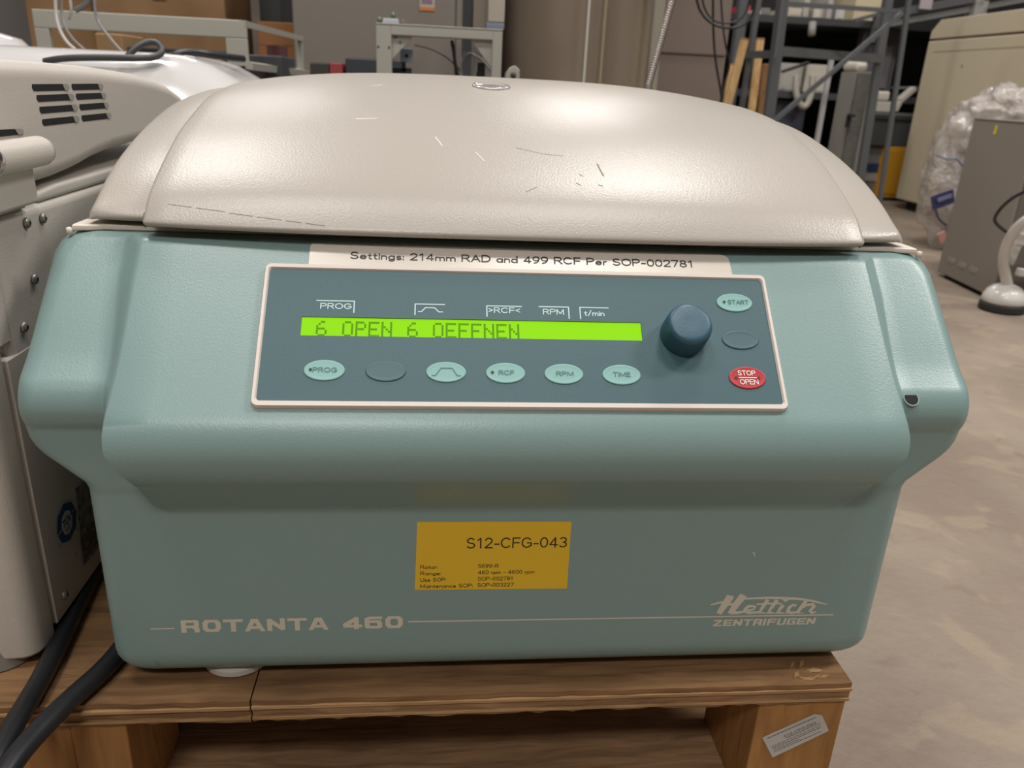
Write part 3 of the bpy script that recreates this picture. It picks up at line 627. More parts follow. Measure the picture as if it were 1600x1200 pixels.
for t0, t1, off, hh in ((0, 1, .0006, .0008), (0.0, 1.02, .0098, .0005), (.33, 1.03, .0076, .0006), (0, 1.0, .0118, .0007), (.02, .55, .0138, .0006), (.0, .98, .0157, .0006)):
    x = t0
    while x < t1:
        ln_ = random.uniform(.03, .09); o0 = a0 + dx * L0 * x - dy * off; o1 = a0 + dx * L0 * min(x + ln_, t1) - dy * off
        lines_.add([PF @ Vector((q.x, q.y, .0004)) for q in (o0, o1, o1 + dy * hh, o0 + dy * hh)], [(0, 1, 2, 3)]); x += ln_ + .012
lines_.build('label_fine_print', mat('grey_print', (90, 88, 86), .6), stk)
# splintered light wood chips at right corner
random.seed(11)
for k in range(12):
    x = random.uniform(.206, .236); y = random.uniform(.430, .442); a_ = random.uniform(-.5, .9); l_ = random.uniform(.006, .013); wd_ = random.uniform(.0008, .002)
    c_, s_ = math.cos(a_), math.sin(a_)
    MB().prism([(x + c_ * u_ - s_ * v_, y + s_ * u_ + c_ * v_) for u_, v_ in ((0, 0), (l_ * .5, -wd_), (l_, 0), (l_ * .6, wd_ * .8))], .1350, .1354 + .0002 * (k % 4)).build('splinter', W4, pal)
settle(pal)

# ------------------------------------------------------------------ left white machine
wmn = thing('laboratory_centrifuge', 'white laboratory machine with vent slots, hinge and blue certification mark, left of teal centrifuge', 'centrifuge')
XS = -.3196
hs = MB()   # lower body: side face plane x = XS, front moulding with rounded corner
hs.box((-.95, .500, .152), (XS, 1.10, .4355)); hs.build('housing', M_white, wmn, bevel=.006, seg=3)
MB().prism([(-.95, .487), (-.95, .460), (-.345, .4615), (-.331, .4630), (-.3262, .4650), (-.3226, .4690), (-.3207, .4745), (-.3200, .4885)], .1425, .358).build('front_moulding', M_white, wmn, bevel=.003, seg=3, label='white rounded front panel')
MB().box((-.95, .4895, .358), (XS - .0008, .503, .4355)).build('front_plate', M_white, wmn, bevel=.002)
MB().box((-.6, .4905, .151), (XS + .0006, 1.06, .3495)).build('side_panel', M_white, wmn, bevel=.0008, label='lower white side panel with fine seam')
# step in deck edge and rim
MB().prism([(.503, .4355), (.548, .4355), (.548, .4418), (.503, .4418)], -.36, XS - .0003, Matrix(((0, 0, 1, 0), (1, 0, 0, 0), (0, 1, 0, 0), (0, 0, 0, 1)))).build('deck_tab', M_white, wmn, bevel=.001)
MX = Matrix(((0, 0, 1, 0), (1, 0, 0, 0), (0, 1, 0, 0), (0, 0, 0, 1)))   # local x->Y, y->Z, z->X
MB().prism([(.57, .4355), (1.09, .4355), (1.09, .447), (.60, .4445), (.572, .4425)], -.9, XS - .002, MX).build('deck_rim', M_white, wmn, bevel=.003, seg=3)
# lid with bevelled top and curved cut along bottom edge
lp = [(.46, .449)]
lp += [(.56, .4475), (.605, .4488), (.64, .4515), (.675, .4560), (.71, .4590), (.78, .461), (.88, .461), (.93, .462), (.955, .475), (.945, .490), (.912, .5005), (.875, .5095), (.83, .5155), (.78, .5195), (.70, .5232), (.60, .5255), (.50, .526), (.46, .526)]
ML = Matrix(((0, 0, 1, 0), (1, 0, 0, 0), (0, 1, 0, 0), (0, 0, 0, 1)))
wl = MB().prism(lp, -.93, XS - .0005, ML).build('lid', M_white, wmn, bevel=.011, seg=5, label='white lid with eight vent slots')
# vent slots: dark recessed slots with lit inner end
M_slotend = mat('vent_inner', (150, 146, 140), .6)
for r_, (zc, ya, ym, yb2, yc) in enumerate(((.5088, .5815, .637, .6425, .700), (.5020, .5855, .643, .6475, .7035), (.4945, .587, .6465, .651, .7065), (.4865, .588, .6465, .652, .709))):
    for a, b in ((ya, ym), (yb2, yc)):
        h = .0022
        P = [(a + .002, zc + h), (b - .002, zc + h)] + [(b - .002 + h * 1.1 * math.sin(t), zc + h * math.cos(t)) for t in (0.6, 1.2, 1.8, 2.4)] + [(b - .002, zc - h), (a + .003, zc - h), (a + .001, zc)]
        MB().prism(P, XS - .002, XS - .0004 + .0002, ML).build('vent_slot', M_hole, wl)
        MB().prism([(b - .009, zc + h), (b - .002, zc + h), (b + h * .6, zc + h * .5), (b + h * .6, zc - h * .5), (b - .002, zc - h), (b - .006, zc - h)], XS - .0002, XS - .0001 + .0003, ML).build('vent_end', M_slotend, wl)
P = [(.500, .4862), (.556, .4843), (.5605, .4835), (.5605, .4808), (.500, .4815)]
MB().prism(P, XS - .002, XS - .0001, ML).build('vent_slot', M_hole, wl)
MB().prism([(.550, .4844), (.557, .4842), (.5600, .4834), (.5600, .4809), (.553, .4810)], XS, XS + .0003, ML).build('vent_end', M_slotend, wl)
# hinge
HX = XS + .012
HC = Matrix.Translation((HX, .5, .4755)) @ Matrix.Rotation(math.radians(-90), 4, 'X') @ Matrix.Rotation(0, 4, 'Z')
def cyl_y(y0, y1, r, x=HX, z_=.4715, n=32, prof=None):
    return MB().lathe([(r - .0008, 0), (r, .0008), (r, y1 - y0 - .0008), (r - .0008, y1 - y0)], n, Matrix.Translation((x, y0, z_)) @ Matrix.Rotation(math.radians(-90), 4, 'X'))
hb = cyl_y(.489, .552, .0094).build('hinge_barrel', M_white, wmn, smooth=True, angle=40)
cyl_y(.552, .5562, .0084).build('hinge_cap', mat('grey_plastic', (150, 150, 146), .5), hb, smooth=True, angle=40)
cyl_y(.4862, .489, .0092).build('hinge_washer', M_chrome, hb, smooth=True, angle=40)
cyl_y(.4838, .4864, .0066).build('hinge_screw', M_steel, hb, smooth=True, angle=40)
MB().lathe([(.003, 0), (.003, .0004), (.0005, .0004)], 6, Matrix.Translation((HX, .4834, .4715)) @ Matrix.Rotation(math.radians(-90), 4, 'X')).build('hex_socket', M_hole, hb)
MB().box((XS - .004, .4905, .4390), (XS + .009, .548, .4680)).build('hinge_bracket', M_white, wmn, bevel=.003, seg=3)
# screws
for u, v in ((41, 348), (66, 341), (53, 436), (37, 511), (100, 929)):
    p = atx(u, v, XS + .0006)
    SMx = Matrix.Translation(p) @ Matrix.Rotation(math.radians(90), 4, 'Y')
    sc = MB().lathe([(.0036, 0), (.0036, .0008), (.0030, .0018), (.0018, .0024), (.0005, .0026)], 20, SMx).build('screw', M_steel, wmn, smooth=True)
    MB().lathe([(.0013, 0), (.0013, .0002), (.0002, .0002)], 6, SMx @ Matrix.Translation((0, 0, .0025))).build('screw_socket', M_hole, sc)
# certification mark: blue octagon ring
p = atx(104.5, 816, XS + .0012); OM = Matrix(((0, 0, 1, p.x), (1, 0, 0, p.y), (0, 1, 0, p.z), (0, 0, 0, 1)))
M_blue = mat('blue_print', (30, 66, 112), .4); M_wl = mat('white_label_film', (190, 186, 180), .35)
def octa(r, sq=1.0): return [(r * sq * math.cos(math.radians(a)), r * math.sin(math.radians(a))) for a in range(0, 360, 45)]
mk = MB().prism(octa(.0152, 1.05), 0, .0002, OM).build('certification_mark', M_blue, wmn, label='blue octagonal certification mark reading TUV')
MB().prism(octa(.0095, .9), .0002, .0003, OM).build('mark_centre', M_wl, mk)
text_mesh('TÜV', OM @ Matrix.Rotation(math.radians(0), 4, 'Z') @ Matrix.Translation((0, -.0018, .0003)), .0060, .0135, M_blue, mk, 'mark_lettering', weight=.2)
strokes([[(-.0045, -.0042), (.0045, -.0042)], [(-.0035, -.0058), (.0035, -.0058)]], .0007, OM @ Matrix.Translation((0, 0, .0003)), 'mark_lettering', M_blue, mk)
strokes([[(-.0158, -.0015), (-.0095, -.0008)], [(.0095, .0030), (.0158, .0036)]], .0007, OM @ Matrix.Translation((0, 0, .0002)), 'mark_lettering', M_wl, mk)
for u, v, t in ((119, 825, 'c'), (95, 853, 'c'), (119, 866, 'x')):
    q = atx(u, v, XS + .0013); text_mesh(t, Matrix(((0, 0, 1, q.x), (1, 0, 0, q.y), (0, 1, 0, q.z - .001), (0, 0, 0, 1))), .0045, .003, mat('grey_print_mark', (80, 78, 74), .5), wmn, 'small_mark')
# rating plate, mostly hidden
rp = [(.562, .2330), (.60, .2330), (.60, .155), (.560, .1735)]
q0 = atx(117, 765, XS + .0012); q1 = atx(131, 884, XS + .0012)
rpo = MB().prism([(q0.y, q0.z), (q0.y + .06, q0.z), (q0.y + .06, q1.z - .004), (q1.y, q1.z)], XS + .0011, XS + .0014, ML).build('rating_plate', mat('grey_foil_plate', (142, 138, 134), .4, var=(150, 1), rgb2=(70, 70, 72)), wmn, label='grey rating plate')
MB().prism([(q1.y + .0005, q1.z + .003), (q1.y + .058, q1.z + .001), (q1.y + .058, q1.z + .022), (q1.y + .0008, q1.z + .024)], XS + .0014, XS + .0016, ML).build('plate_panel', mat('dark_green_plate', (56, 62, 56), .4, var=(220, 1), rgb2=(120, 120, 112)), rpo)
for x, y in ((-.352, .478), (-.352, 1.03), (-.85, .49), (-.85, 1.03)):
    MB().lathe([(.018, 0), (.020, .001), (.018, .0178)], 24, Matrix.Translation((x, y, .135))).build('foot', mat('grey_foot', (130, 126, 120), .6), wmn, smooth=True, angle=40)
settle(wmn)

# second glossy machine behind it, on its own pallet-high block
m2 = thing('laboratory_centrifuge', 'glossy white machine behind the white one with the vent slots, cables on its lid', 'centrifuge')
M_gloss = mat('glossy_white_plastic', (205, 202, 200), .16, coat=.4)
gl = MB(); grid = []
for i in range(25):
    xx = -1.25 + .94 * i / 24; row = []
    ex = min(1, (1 - abs((i - 12) / 12)) / .30)
    for j in range(21):
        yy = 1.22 + .36 * j / 20; ey = min(1, (1 - abs((j - 10) / 10)) / .5)
        row.append(Vector((xx, yy, .47 + .0755 * (math.sin(ex * math.pi / 2) ** .7 * (math.sin(ey * math.pi / 2) ** .8)))))
    grid.append(row)
gl.add([p for r in grid for p in r], [(i * 21 + j, i * 21 + j + 1, (i + 1) * 21 + j + 1, (i + 1) * 21 + j) for i in range(24) for j in range(20)])
gl.build('lid', M_gloss, m2, smooth=True); MB().box((-1.25, 1.22, .14), (-.31, 1.56, .471)).build('housing', M_white, m2, bevel=.01, seg=3)
MB().lathe([(.11, 0), (.108, .02), (.095, .035), (.06, .045), (.01, .048)], 32, Matrix.Translation((-.80, 1.40, .522))).build('lid_dome', M_gloss, m2, smooth=True)
for x, y in ((-1.15, 1.27), (-.38, 1.27), (-1.15, 1.52), (-.38, 1.52)): MB().lathe([(.02, 0), (.02, .006)], 16, Matrix.Translation((x, y, .134))).build('foot', M_dark, m2)
settle(m2)
pl2 = thing('pallet', 'wooden pallet behind the white machines, hidden low down', 'pallet')
MB().box((-1.3, 1.19, .115), (-.27, 1.585, .134)).build('plywood_top', W1, pl2)
for x in (-1.25, -.80, -.36): MB().box((x, 1.2, 0), (x + .09, 1.58, .115)).build('stringer', W2, pl2)
settle(pl2)

# ------------------------------------------------------------------ black mains cables at lower left
def cable(pts, r, name, label, cat='cable', m=M_cable, sm=3, group=None, n=10):
    o = MB().tube(pts, r, n, sm).build(name, m, smooth=True); tag(o, label, cat, group); return o
ZC = .1425
def pz(u, v, dz=0): return atz(u, v, ZC + dz)
cable([(-.300, .95, ZC), (-.297, .80, ZC), (-.296, .70, ZC), pz(162, 862), pz(150, 885), pz(100, 990), pz(60, 1070), pz(10, 1150), (-.3080, .372, ZC - .004), (-.308, .345, ZC - .022), (-.309, .325, .09), (-.31, .31, .03), (-.312, .29, .0075)], .0066, 'power_cable', 'black power cable nearer the white machine, running off the pallet edge')
cable([(-.250, .80, ZC), (-.254, .60, ZC), pz(215, 980), pz(170, 1040), pz(110, 1092), pz(60, 1142), pz(20, 1187), (-.3000, .352, ZC - .006), (-.3005, .325, ZC - .03), (-.301, .305, .08), (-.302, .29, .03), (-.304, .27, .0078)], .0070, 'power_cable', 'thicker black cable leaving under the lower left corner of the teal centrifuge')

# ------------------------------------------------------------------ background, left to right
M_cab = mat('warm_grey_enamel', (132, 125, 116), .5); M_frame = mat('pale_grey_enamel', (168, 166, 156), .45); M_card = mat('brown_cardboard', (150, 118, 82), .85, var=(6, 1), rgb2=(128, 98, 66))
M_dgrey = mat('charcoal_enamel', (60, 61, 63), .6); M_rack = mat('slate_grey_steel', (84, 86, 88), .5); M_vdark = mat('near_black_plastic', (30, 30, 31), .7)
# open white instrument frame far left
rk = thing('open_front_instrument', 'pale grey instrument with wide open window front, in front of the cardboard box', 'instrument')
x0, x1, y0, y1, zt, zb_ = -.853, -.440, 1.80, 2.22, .6225, .545
MB().box((x0, y0, zt - .034), (x1, y0 + .012, zt)).box((x0, y0, .45), (x0 + .028, y0 + .012, zt - .034)).box((x1 - .043, y0, .45), (x1, y0 + .012, zt - .034)).box((x0, y0, .44), (x1, y0 + .012, .538)).build('front_frame', M_frame, rk, bevel=.002)
MB().bar((x1 - .006, y0, zt - .006), (x1 + .045, y1, zt - .012), .012, .012).bar((x1 - .006, y0, .538), (x1 + .045, y1, .53), .014, .03).bar((x1 + .04, y1, .45), (x1 + .04, y1, zt - .012), .014, .02).build('side_frame', M_frame, rk)
MB().box((x0, y0 + .012, zt - .004), (x1, y0 + .05, zt)).build('top_lip', M_frame, rk)
MB().box((x0, y0 + .0, 0), (x1 + .05, y1, .44)).build('base_cabinet', M_frame, rk)
MB().box((-.735, y0 + .16, .44), (-.50, y0 + .30, .566)).build('inner_box', M_vdark, rk, bevel=.004)
MB().box((-.50, y0 + .16, .44), (-.40, y0 + .34, .562)).build('inner_box', M_dgrey, rk, bevel=.004)
MB().box((-.80, y0 + .16, .44), (-.742, y0 + .3, .59)).build('inner_box', M_card, rk, bevel=.004)
MB().box((x1 + .000, y0 + .2, .44), (x1 + .03, y0 + .3, .585)).build('inner_box', mat('maroon_plastic', (92, 52, 52), .6), rk)
settle(rk)
# cardboard boxes behind
c1 = MB().box((-1.00, 2.5, 0), (-.645, 2.85, 1.02)).build('cardboard_box', M_card, bevel=.004); tag(c1, 'large brown cardboard box behind the pale instrument frame', 'box')
MB().box((-.8352, 2.497, .70), (-.800, 2.5, 1.02)).build('packing_tape', mat('brown_tape', (120, 96, 74), .5), c1)
c1c = MB().box((-1.20, 2.55, 0), (-1.02, 3.0, .93)).build('cardboard_box', M_card, bevel=.004); tag(c1c, 'narrow cardboard box at far left behind the hanging white cables', 'box')
gpl = MB().box((-1.75, 2.75, 0), (-1.22, 3.1, 1.05)).build('storage_cabinet', mat('blue_grey_enamel', (104, 102, 102), .6), bevel=.004); tag(gpl, 'dark grey cabinet at far left edge of the view', 'cabinet')
MB().box((-1.7, 2.74, .1), (-1.27, 2.75, .98)).build('cabinet_door', mat('blue_grey_enamel2', (112, 110, 108), .6), gpl, bevel=.002)
drk = MB().box((-.63, 2.9, 0), (-.44, 3.2, .98)).build('storage_cabinet', mat('slate_enamel', (78, 80, 80), .6), bevel=.005); tag(drk, 'slate dark cabinet between cardboard box and tall warm grey cabinet', 'cabinet')
MB().box((-.56, 2.885, .1), (-.50, 2.9, .9)).build('cabinet_door', M_dgrey, drk)
cbx = MB().box((-.57, 2.55, 0), (-.455, 2.85, .663)).build('cardboard_box', mat('orange_cardboard', (160, 110, 68), .85), bevel=.003); tag(cbx, 'small orange-brown cardboard box in front of the slate cabinet', 'box')
MB().box((-.57, 2.549, .60), (-.455, 2.55, .604)).build('flap_edge', W3, cbx)
# tall warm grey cabinet
cb = thing('metal_cabinet', 'wide warm grey metal cabinet with small orange and white sticker', 'cabinet')
MB().box((-.447, 2.42, .02), (.125, 2.95, 1.35)).build('cabinet_body', M_cab, cb, bevel=.004)
MB().box((-.443, 2.404, .04), (-.002, 2.42, 1.34)).build('door', M_cab, cb, bevel=.003)
MB().box((.0, 2.406, .04), (.123, 2.42, 1.34)).build('door', M_cab, cb, bevel=.003)
MB().box((-.44, 2.43, 0), (.12, 2.9, .02)).build('plinth', M_dgrey, cb)
a = at(656, -14, 2.403); b = at(679, 17, 2.403)
sk = MB().box((a.x, 2.4025, b.z), (b.x, 2.4038, a.z + .02)).build('warning_sticker', mat('off_white_sticker', (188, 176, 168), .5), cb, label='small white and orange sticker')
MB().box((a.x - .001, 2.4018, b.z - .001), (b.x, 2.4026, b.z + .008)).build('sticker_band', mat('orange_sticker', (206, 130, 60), .5), sk)
MB().box((a.x + .005, 2.4018, b.z + .016), (b.x - .006, 2.4026, b.z + .028)).build('sticker_print', mat('mauve_print', (140, 116, 128), .5), sk)
settle(cb)
# things on a cart in front of grey cabinet
ct = thing('steel_bench', 'low grey bench behind the teal centrifuge carrying small instruments', 'bench')
MB().box((-.365, 1.60, .455), (.22, 2.09, .475)).build('bench_top', M_dgrey, ct, bevel=.003)
for x in (-.355, .19):
    for y in (1.62, 2.07): MB().box((x, y - .012, 0), (x + .024, y + .012, .455)).build('leg', M_rack, ct)
settle(ct)
bx = MB().box((-.330, 1.90, .475), (-.2885, 2.08, .5505)).build('instrument_case', mat('dark_olive_plastic', (58, 54, 48), .6), bevel=.002); tag(bx, 'low dark olive case at left of the red case', 'case')
MB().box((-.326, 1.91, .5505), (-.292, 2.09, .5512)).build('case_lid', M_vdark, bx)
bx = MB().box((-.2875, 1.90, .475), (-.2595, 2.08, .5520)).build('instrument_case', mat('brick_red_plastic', (150, 62, 58), .6), bevel=.002); tag(bx, 'small red case between the two dark cases', 'case')
MB().box((-.285, 1.91, .552), (-.262, 2.07, .5526)).build('case_lid', mat('dark_red_plastic', (130, 50, 48), .6), bx)
bx = MB().box((-.2530, 1.90, .475), (-.13, 2.08, .5640)).build('instrument_case', mat('navy_grey_plastic', (54, 56, 62), .6), bevel=.003); tag(bx, 'long navy grey case behind left post of the gusseted frame', 'case')
MB().box((-.25, 1.91, .564), (-.14, 2.08, .565)).build('case_lid', mat('navy_grey_plastic_two', (62, 64, 70), .6), bx)
# gusseted open frame instrument
fr = thing('gantry', 'pale grey metal gantry frame with corner gussets above the lid of the teal centrifuge', 'frame')
x0, x1, y0, zt = -.1715, .0765, 1.70, .6235
MB().box((x0, y0, .475), (x0 + .030, y0 + .03, zt)).build('post', M_frame, fr, bevel=.0015)
MB().box((x1 - .0195, y0, .475), (x1, y0 + .03, zt)).build('post', M_frame, fr, bevel=.0015)
MB().box((x0 + .0295, y0, zt - .018), (x1 - .019, y0 + .03, zt)).build('top_beam', M_frame, fr, bevel=.0015)
MB().box((x0, y0 - .001, zt), (x1, y0 + .04, zt + .0025)).build('top_plate', M_frame, fr, bevel=.0008)
MB().prism([(x0 + .030, zt - .018), (x0 + .072, zt - .018), (x0 + .030, zt - .062)], y0 + .008, y0 + .012, Matrix(((1, 0, 0, 0), (0, 0, 1, 0), (0, 1, 0, 0), (0, 0, 0, 1)))).build('gusset', M_frame, fr)
MB().prism([(x1 - .0195, zt - .018), (x1 - .062, zt - .018), (x1 - .0195, zt - .068)], y0 + .008, y0 + .012, Matrix(((1, 0, 0, 0), (0, 0, 1, 0), (0, 1, 0, 0), (0, 0, 0, 1)))).build('gusset', M_frame, fr)
for u, v in ((591, 73), (608, 74), (618, 58), (625, 66)):
    p = at(u, v, y0); MB().lathe([(.0022, 0), (.0022, .001), (.0005, .0012)], 12, Matrix.Translation((p.x, y0 + (.008 if u > 610 else 0), p.z)) @ Matrix.Rotation(math.radians(90), 4, 'X')).build('bolt', M_dgrey, fr)
settle(fr)
fc = MB().box((-.1715 + .20, 1.76, .475), (.048, 1.80, .565)).build('motor_block', M_vdark, bevel=.003); tag(fc, 'black motor block inside the right part of gantry frame', 'motor')
MB().lathe([(.008, 0), (.008, .012)], 16, Matrix.Translation((.038, 1.78, .565))).build('motor_shaft', M_steel, fc)
bl = MB().box((-.127, 1.745, .558), (-.101, 1.757, .584)).build('socket_plate', mat('pale_blue_plastic', (160, 168, 184), .5), bevel=.002)
tag(bl, 'small pale blue socket plate beneath left gusset of the gantry frame', 'socket')
MB().box((-.117, 1.742, .567), (-.111, 1.745, .573)).build('socket_hole', M_vdark, bl)
MB().box((-.124, 1.757, .475), (-.116, 1.763, .56)).build('bracket', M_dgrey, bl)
bl2 = MB().box((-.150, 1.757, .475), (-.105, 1.82, .548)).build('relay_box', mat('charcoal_plastic', (56, 56, 60), .6), bevel=.002); tag(bl2, 'charcoal relay box below the pale blue socket plate', 'box')
MB().box((-.145, 1.756, .48), (-.11, 1.757, .54)).build('box_cover', M_dgrey, bl2)
cable([at(706, 64, 1.73), at(709, 80, 1.725), at(711, 100, 1.725), at(716, 122, 1.73), at(716, 140, 1.74)], .0036, 'hose', 'thick black hose hanging through the middle of gantry frame', 'hose')
cable([at(648, 70, 1.78), at(675, 76, 1.77), at(700, 90, 1.76), at(722, 112, 1.75), at(730, 130, 1.76)], .0018, 'wire', 'thin brown wire sagging across the gantry frame', 'wire', mat('brown_wire', (84, 70, 60), .5))
for i, (pts, tx) in enumerate((([(728, 80), (722, 92), (720, 108), (724, 130)], 'silver cable left of the cable loops inside gantry frame'), ([(722, 100), (730, 82), (742, 86), (745, 104), (740, 130)], 'silver cable loop inside right part of gantry frame'), ([(738, 84), (752, 92), (768, 112), (775, 130)], 'pale silver cable slanting to the right post of gantry frame'))):
    cable([at(u, v, 1.745 + .008 * i) for u, v in pts], .0020, 'cable', tx, m=mat('silver_cable', (150, 148, 144), .4))
# terminal block with green plugs on top of gantry
tb = MB().box((-.158, 1.702, .626), (-.128, 1.722, .634)).build('terminal_block', mat('pale_lilac_plastic', (188, 190, 200), .5), bevel=.001); tag(tb, 'pale terminal block standing on top left of the gantry frame', 'terminal block')
MB().box((-.158, 1.703, .634), (-.128, 1.7215, .6352)).build('block_cap', M_white, tb)
for (x, z0_, z1_, l) in ((-.1690, .626, .6345, 'green plug at left of the pale terminal block'), (-.1425, .6353, .6440, 'green plug on top of the pale terminal block')):
    g_ = MB().lathe([(.0042, 0), (.0045, .002), (.0045, (z1_ - z0_) * .8), (.003, z1_ - z0_)], 12, Matrix.Translation((x + .004, 1.712, z0_))).build('green_plug', mat('green_plastic', (62, 96, 66), .5), smooth=True); tag(g_, l, 'plug')
    MB().lathe([(.0022, 0), (.0022, .003)], 8, Matrix.Translation((x + .004, 1.712, z1_))).build('plug_pin', M_white, g_)
g_ = MB().lathe([(.003, 0), (.004, .004), (.002, .009)], 10, Matrix.Translation((-.121, 1.712, .626))).build('brown_plug', mat('brown_plastic', (120, 98, 84), .5)); tag(g_, 'tiny brown plug at right of the pale terminal block', 'plug')
# small white bracket right of gantry and box column behind
sb = MB().prism([(.082, .475), (.082, .545), (.090, .556), (.098, .560), (.108, .553), (.108, .475)], 1.64, 1.67, Matrix(((1, 0, 0, 0), (0, 0, 1, 0), (0, 1, 0, 0), (0, 0, 0, 1)))).build('knob_bracket', M_frame, bevel=.002); tag(sb, 'small pale bracket with knob right of the gantry frame', 'bracket')
MB().lathe([(.006, 0), (.005, .004)], 14, Matrix.Translation((.096, 1.64, .542)) @ Matrix.Rotation(math.radians(90), 4, 'X')).build('knob', M_dgrey, sb, smooth=True)
# carton / device stack between cabinet and tank (seen above gantry)
dv = thing('analyser_tower', 'cream analyser tower with pale blue band between grey cabinet and steel tank', 'instrument')
a = at(763, 2, 2.1); b = at(788, 36, 2.1); c = at(788, 47, 2.1)
MB().box((a.x, 2.1, b.z), (b.x, 2.28, .80)).build('cream_housing', mat('cream_plastic', (176, 168, 154), .5), dv, bevel=.003)
MB().box((a.x - .003, 2.17, 0), (b.x, 2.28, c.z)).build('tower_stand', M_cab, dv); MB().box((a.x - .003, 2.10, c.z), (b.x, 2.28, b.z - .0005)).build('pale_blue_base', mat('pale_blue_band', (130, 134, 152), .5), dv, bevel=.002)
a = at(740, 0, 2.12); b = at(763, 20, 2.12)
MB().box((a.x, 2.13, b.z - .045), (b.x, 2.28, .80)).build('side_unit', mat('tan_grey_plastic', (138, 128, 116), .6), dv, bevel=.003)
MB().box((a.x - .022, 2.14, 0), (a.x - .001, 2.28, .80)).build('dark_column', M_dgrey, dv)
settle(dv)
# stainless tank
M_inox = mat('brushed_stainless', (178, 164, 148), .32, metal=.6, bump=(10, .0008))
_b = M_inox.node_tree.nodes['Principled BSDF']; _b.inputs['Anisotropic'].default_value = .9; _t = M_inox.node_tree.nodes.new('ShaderNodeTangent'); _t.direction_type = 'RADIAL'; _t.axis = 'Z'; M_inox.node_tree.links.new(_t.outputs[0], _b.inputs['Tangent'])
tk = thing('steel_tank', 'tall brushed stainless steel tank standing behind the teal centrifuge', 'tank')
TX, TY, TR = .375, 2.62, .232
MB().lathe([(TR, .10), (TR, 1.5)], 96, Matrix.Translation((TX, TY, 0))).build('shell', M_inox, tk, smooth=True, angle=40)
MB().lathe([(TR + .004, .0), (TR + .004, .09), (TR, .10)], 64, Matrix.Translation((TX, TY, 0))).build('base_ring', M_steel, tk, smooth=True, angle=40)
settle(tk)
for u_, r_, c_, l_ in ((921, .0035, (226, 224, 218), 'thin bright highlight streak running up the front of steel tank'), (947, .0045, (172, 158, 132), 'thin brass-toned highlight streak just right of the bright streak on tank')):  # added rods standing in for vertical lamp highlights on the tank shell
    q_ = at(u_, 0, 2.372); pi_ = MB().tube([(q_.x, 2.372, 0), (q_.x, 2.372, .5), (q_.x, 2.372, 1.5)], r_, 12).build('highlight_streak', mat('streak_tone_%d' % u_, c_, .35, metal=.3), smooth=True, angle=50); tag(pi_, l_, 'streak')
    MB().box((q_.x - .008, 2.364, .30), (q_.x + .008, 2.380, .306)).build('streak_clip', M_steel, pi_)
pp_ = MB().box((.530, 2.30, 0), (.560, 2.33, 1.3)).build('steel_post', mat('grey_beige_post', (142, 138, 124), .5), bevel=.003); tag(pp_, 'upright grey-beige post in front of right side of the tank', 'post')
MB().box((.525, 2.29, 0), (.565, 2.34, .01)).build('post_foot', M_steel, pp_)
pp_ = MB().box((.578, 2.42, 0), (.592, 2.44, 1.3)).build('steel_post', mat('dark_olive_post', (84, 80, 66), .5), bevel=.003); tag(pp_, 'thin dark post between steel tank and taupe panel', 'post')
MB().box((.57, 2.41, 0), (.60, 2.45, .01)).build('post_foot', M_steel, pp_)
# taupe panel
tp = MB().box((.640, 2.95, 0), (.972, 3.02, 1.4)).build('partition_panel', mat('taupe_panel', (116, 103, 95), .7, var=(4, 1), rgb2=(104, 92, 85)), bevel=.004); tag(tp, 'plain taupe partition panel behind the black hanging cables', 'panel')
MB().box((.645, 2.944, .655), (.967, 2.95, .658)).build('panel_joint', mat('taupe_joint', (98, 86, 80), .7), tp)
# braided hose standing on lid rear
bh = MB(); A = at(1013, 132, 1.135); B = at(1050, 0, 1.135); B = A + (B - A) * 1.9
pts = []; N_ = 260
A2 = Vector((A.x, 1.125, .40)); pts = [A2 + (A - A2) * k / 12 for k in range(12)] + [A + (B - A) * k / N_ for k in range(N_ + 1)]
bh.tube(pts, [.0034] * 12 + [.0034 + (.0007 if k % 4 < 2 else -.0001) for k in range(N_ + 1)], 12)
bo = bh.build('braided_hose', mat('braided_steel', (178, 170, 166), .35, metal=.6), smooth=True, angle=50); tag(bo, 'thin braided steel hose rising behind the right part of the lid', 'hose')
bo2 = cable([A2 + Vector((.018, .03, 0)), A + Vector((.012, .03, 0)), A + (B - A) * .5 + Vector((.012, .03, 0)), B + Vector((.014, .03, 0))], .0012, 'wire', 'thin dark wire running alongside the braided hose', 'wire', mat('olive_wire', (92, 90, 74), .6), sm=0)
# hanging black cables
def cab(pts, r, lab, Y=2.4, m=M_cable): return cable([at(u, v, Y) for u, v in pts], r, 'cable', lab, m=m, group=None)
cab([(1082, -60), (1088, 5), (1100, 28), (1120, 42), (1148, 45), (1170, 35), (1180, 12), (1184, -60)], .0036, 'outer black cable loop hanging before the taupe panel')
cab([(1092, -60), (1097, 8), (1112, 32), (1135, 38), (1160, 30), (1172, 5), (1174, -60)], .0028, 'inner black cable loop hanging before the taupe panel', 2.38)
cab([(1114, -60), (1114, 40), (1117, 90), (1124, 130), (1128, 152), (1130, 230)], .0034, 'straight black cable hanging left of the wooden slats', 2.42)
cab([(1124, -60), (1128, 30), (1134, 75), (1142, 100), (1130, 135), (1126, 152), (1124, 230)], .0028, 'bent black cable hanging right beside the straight black one', 2.44)
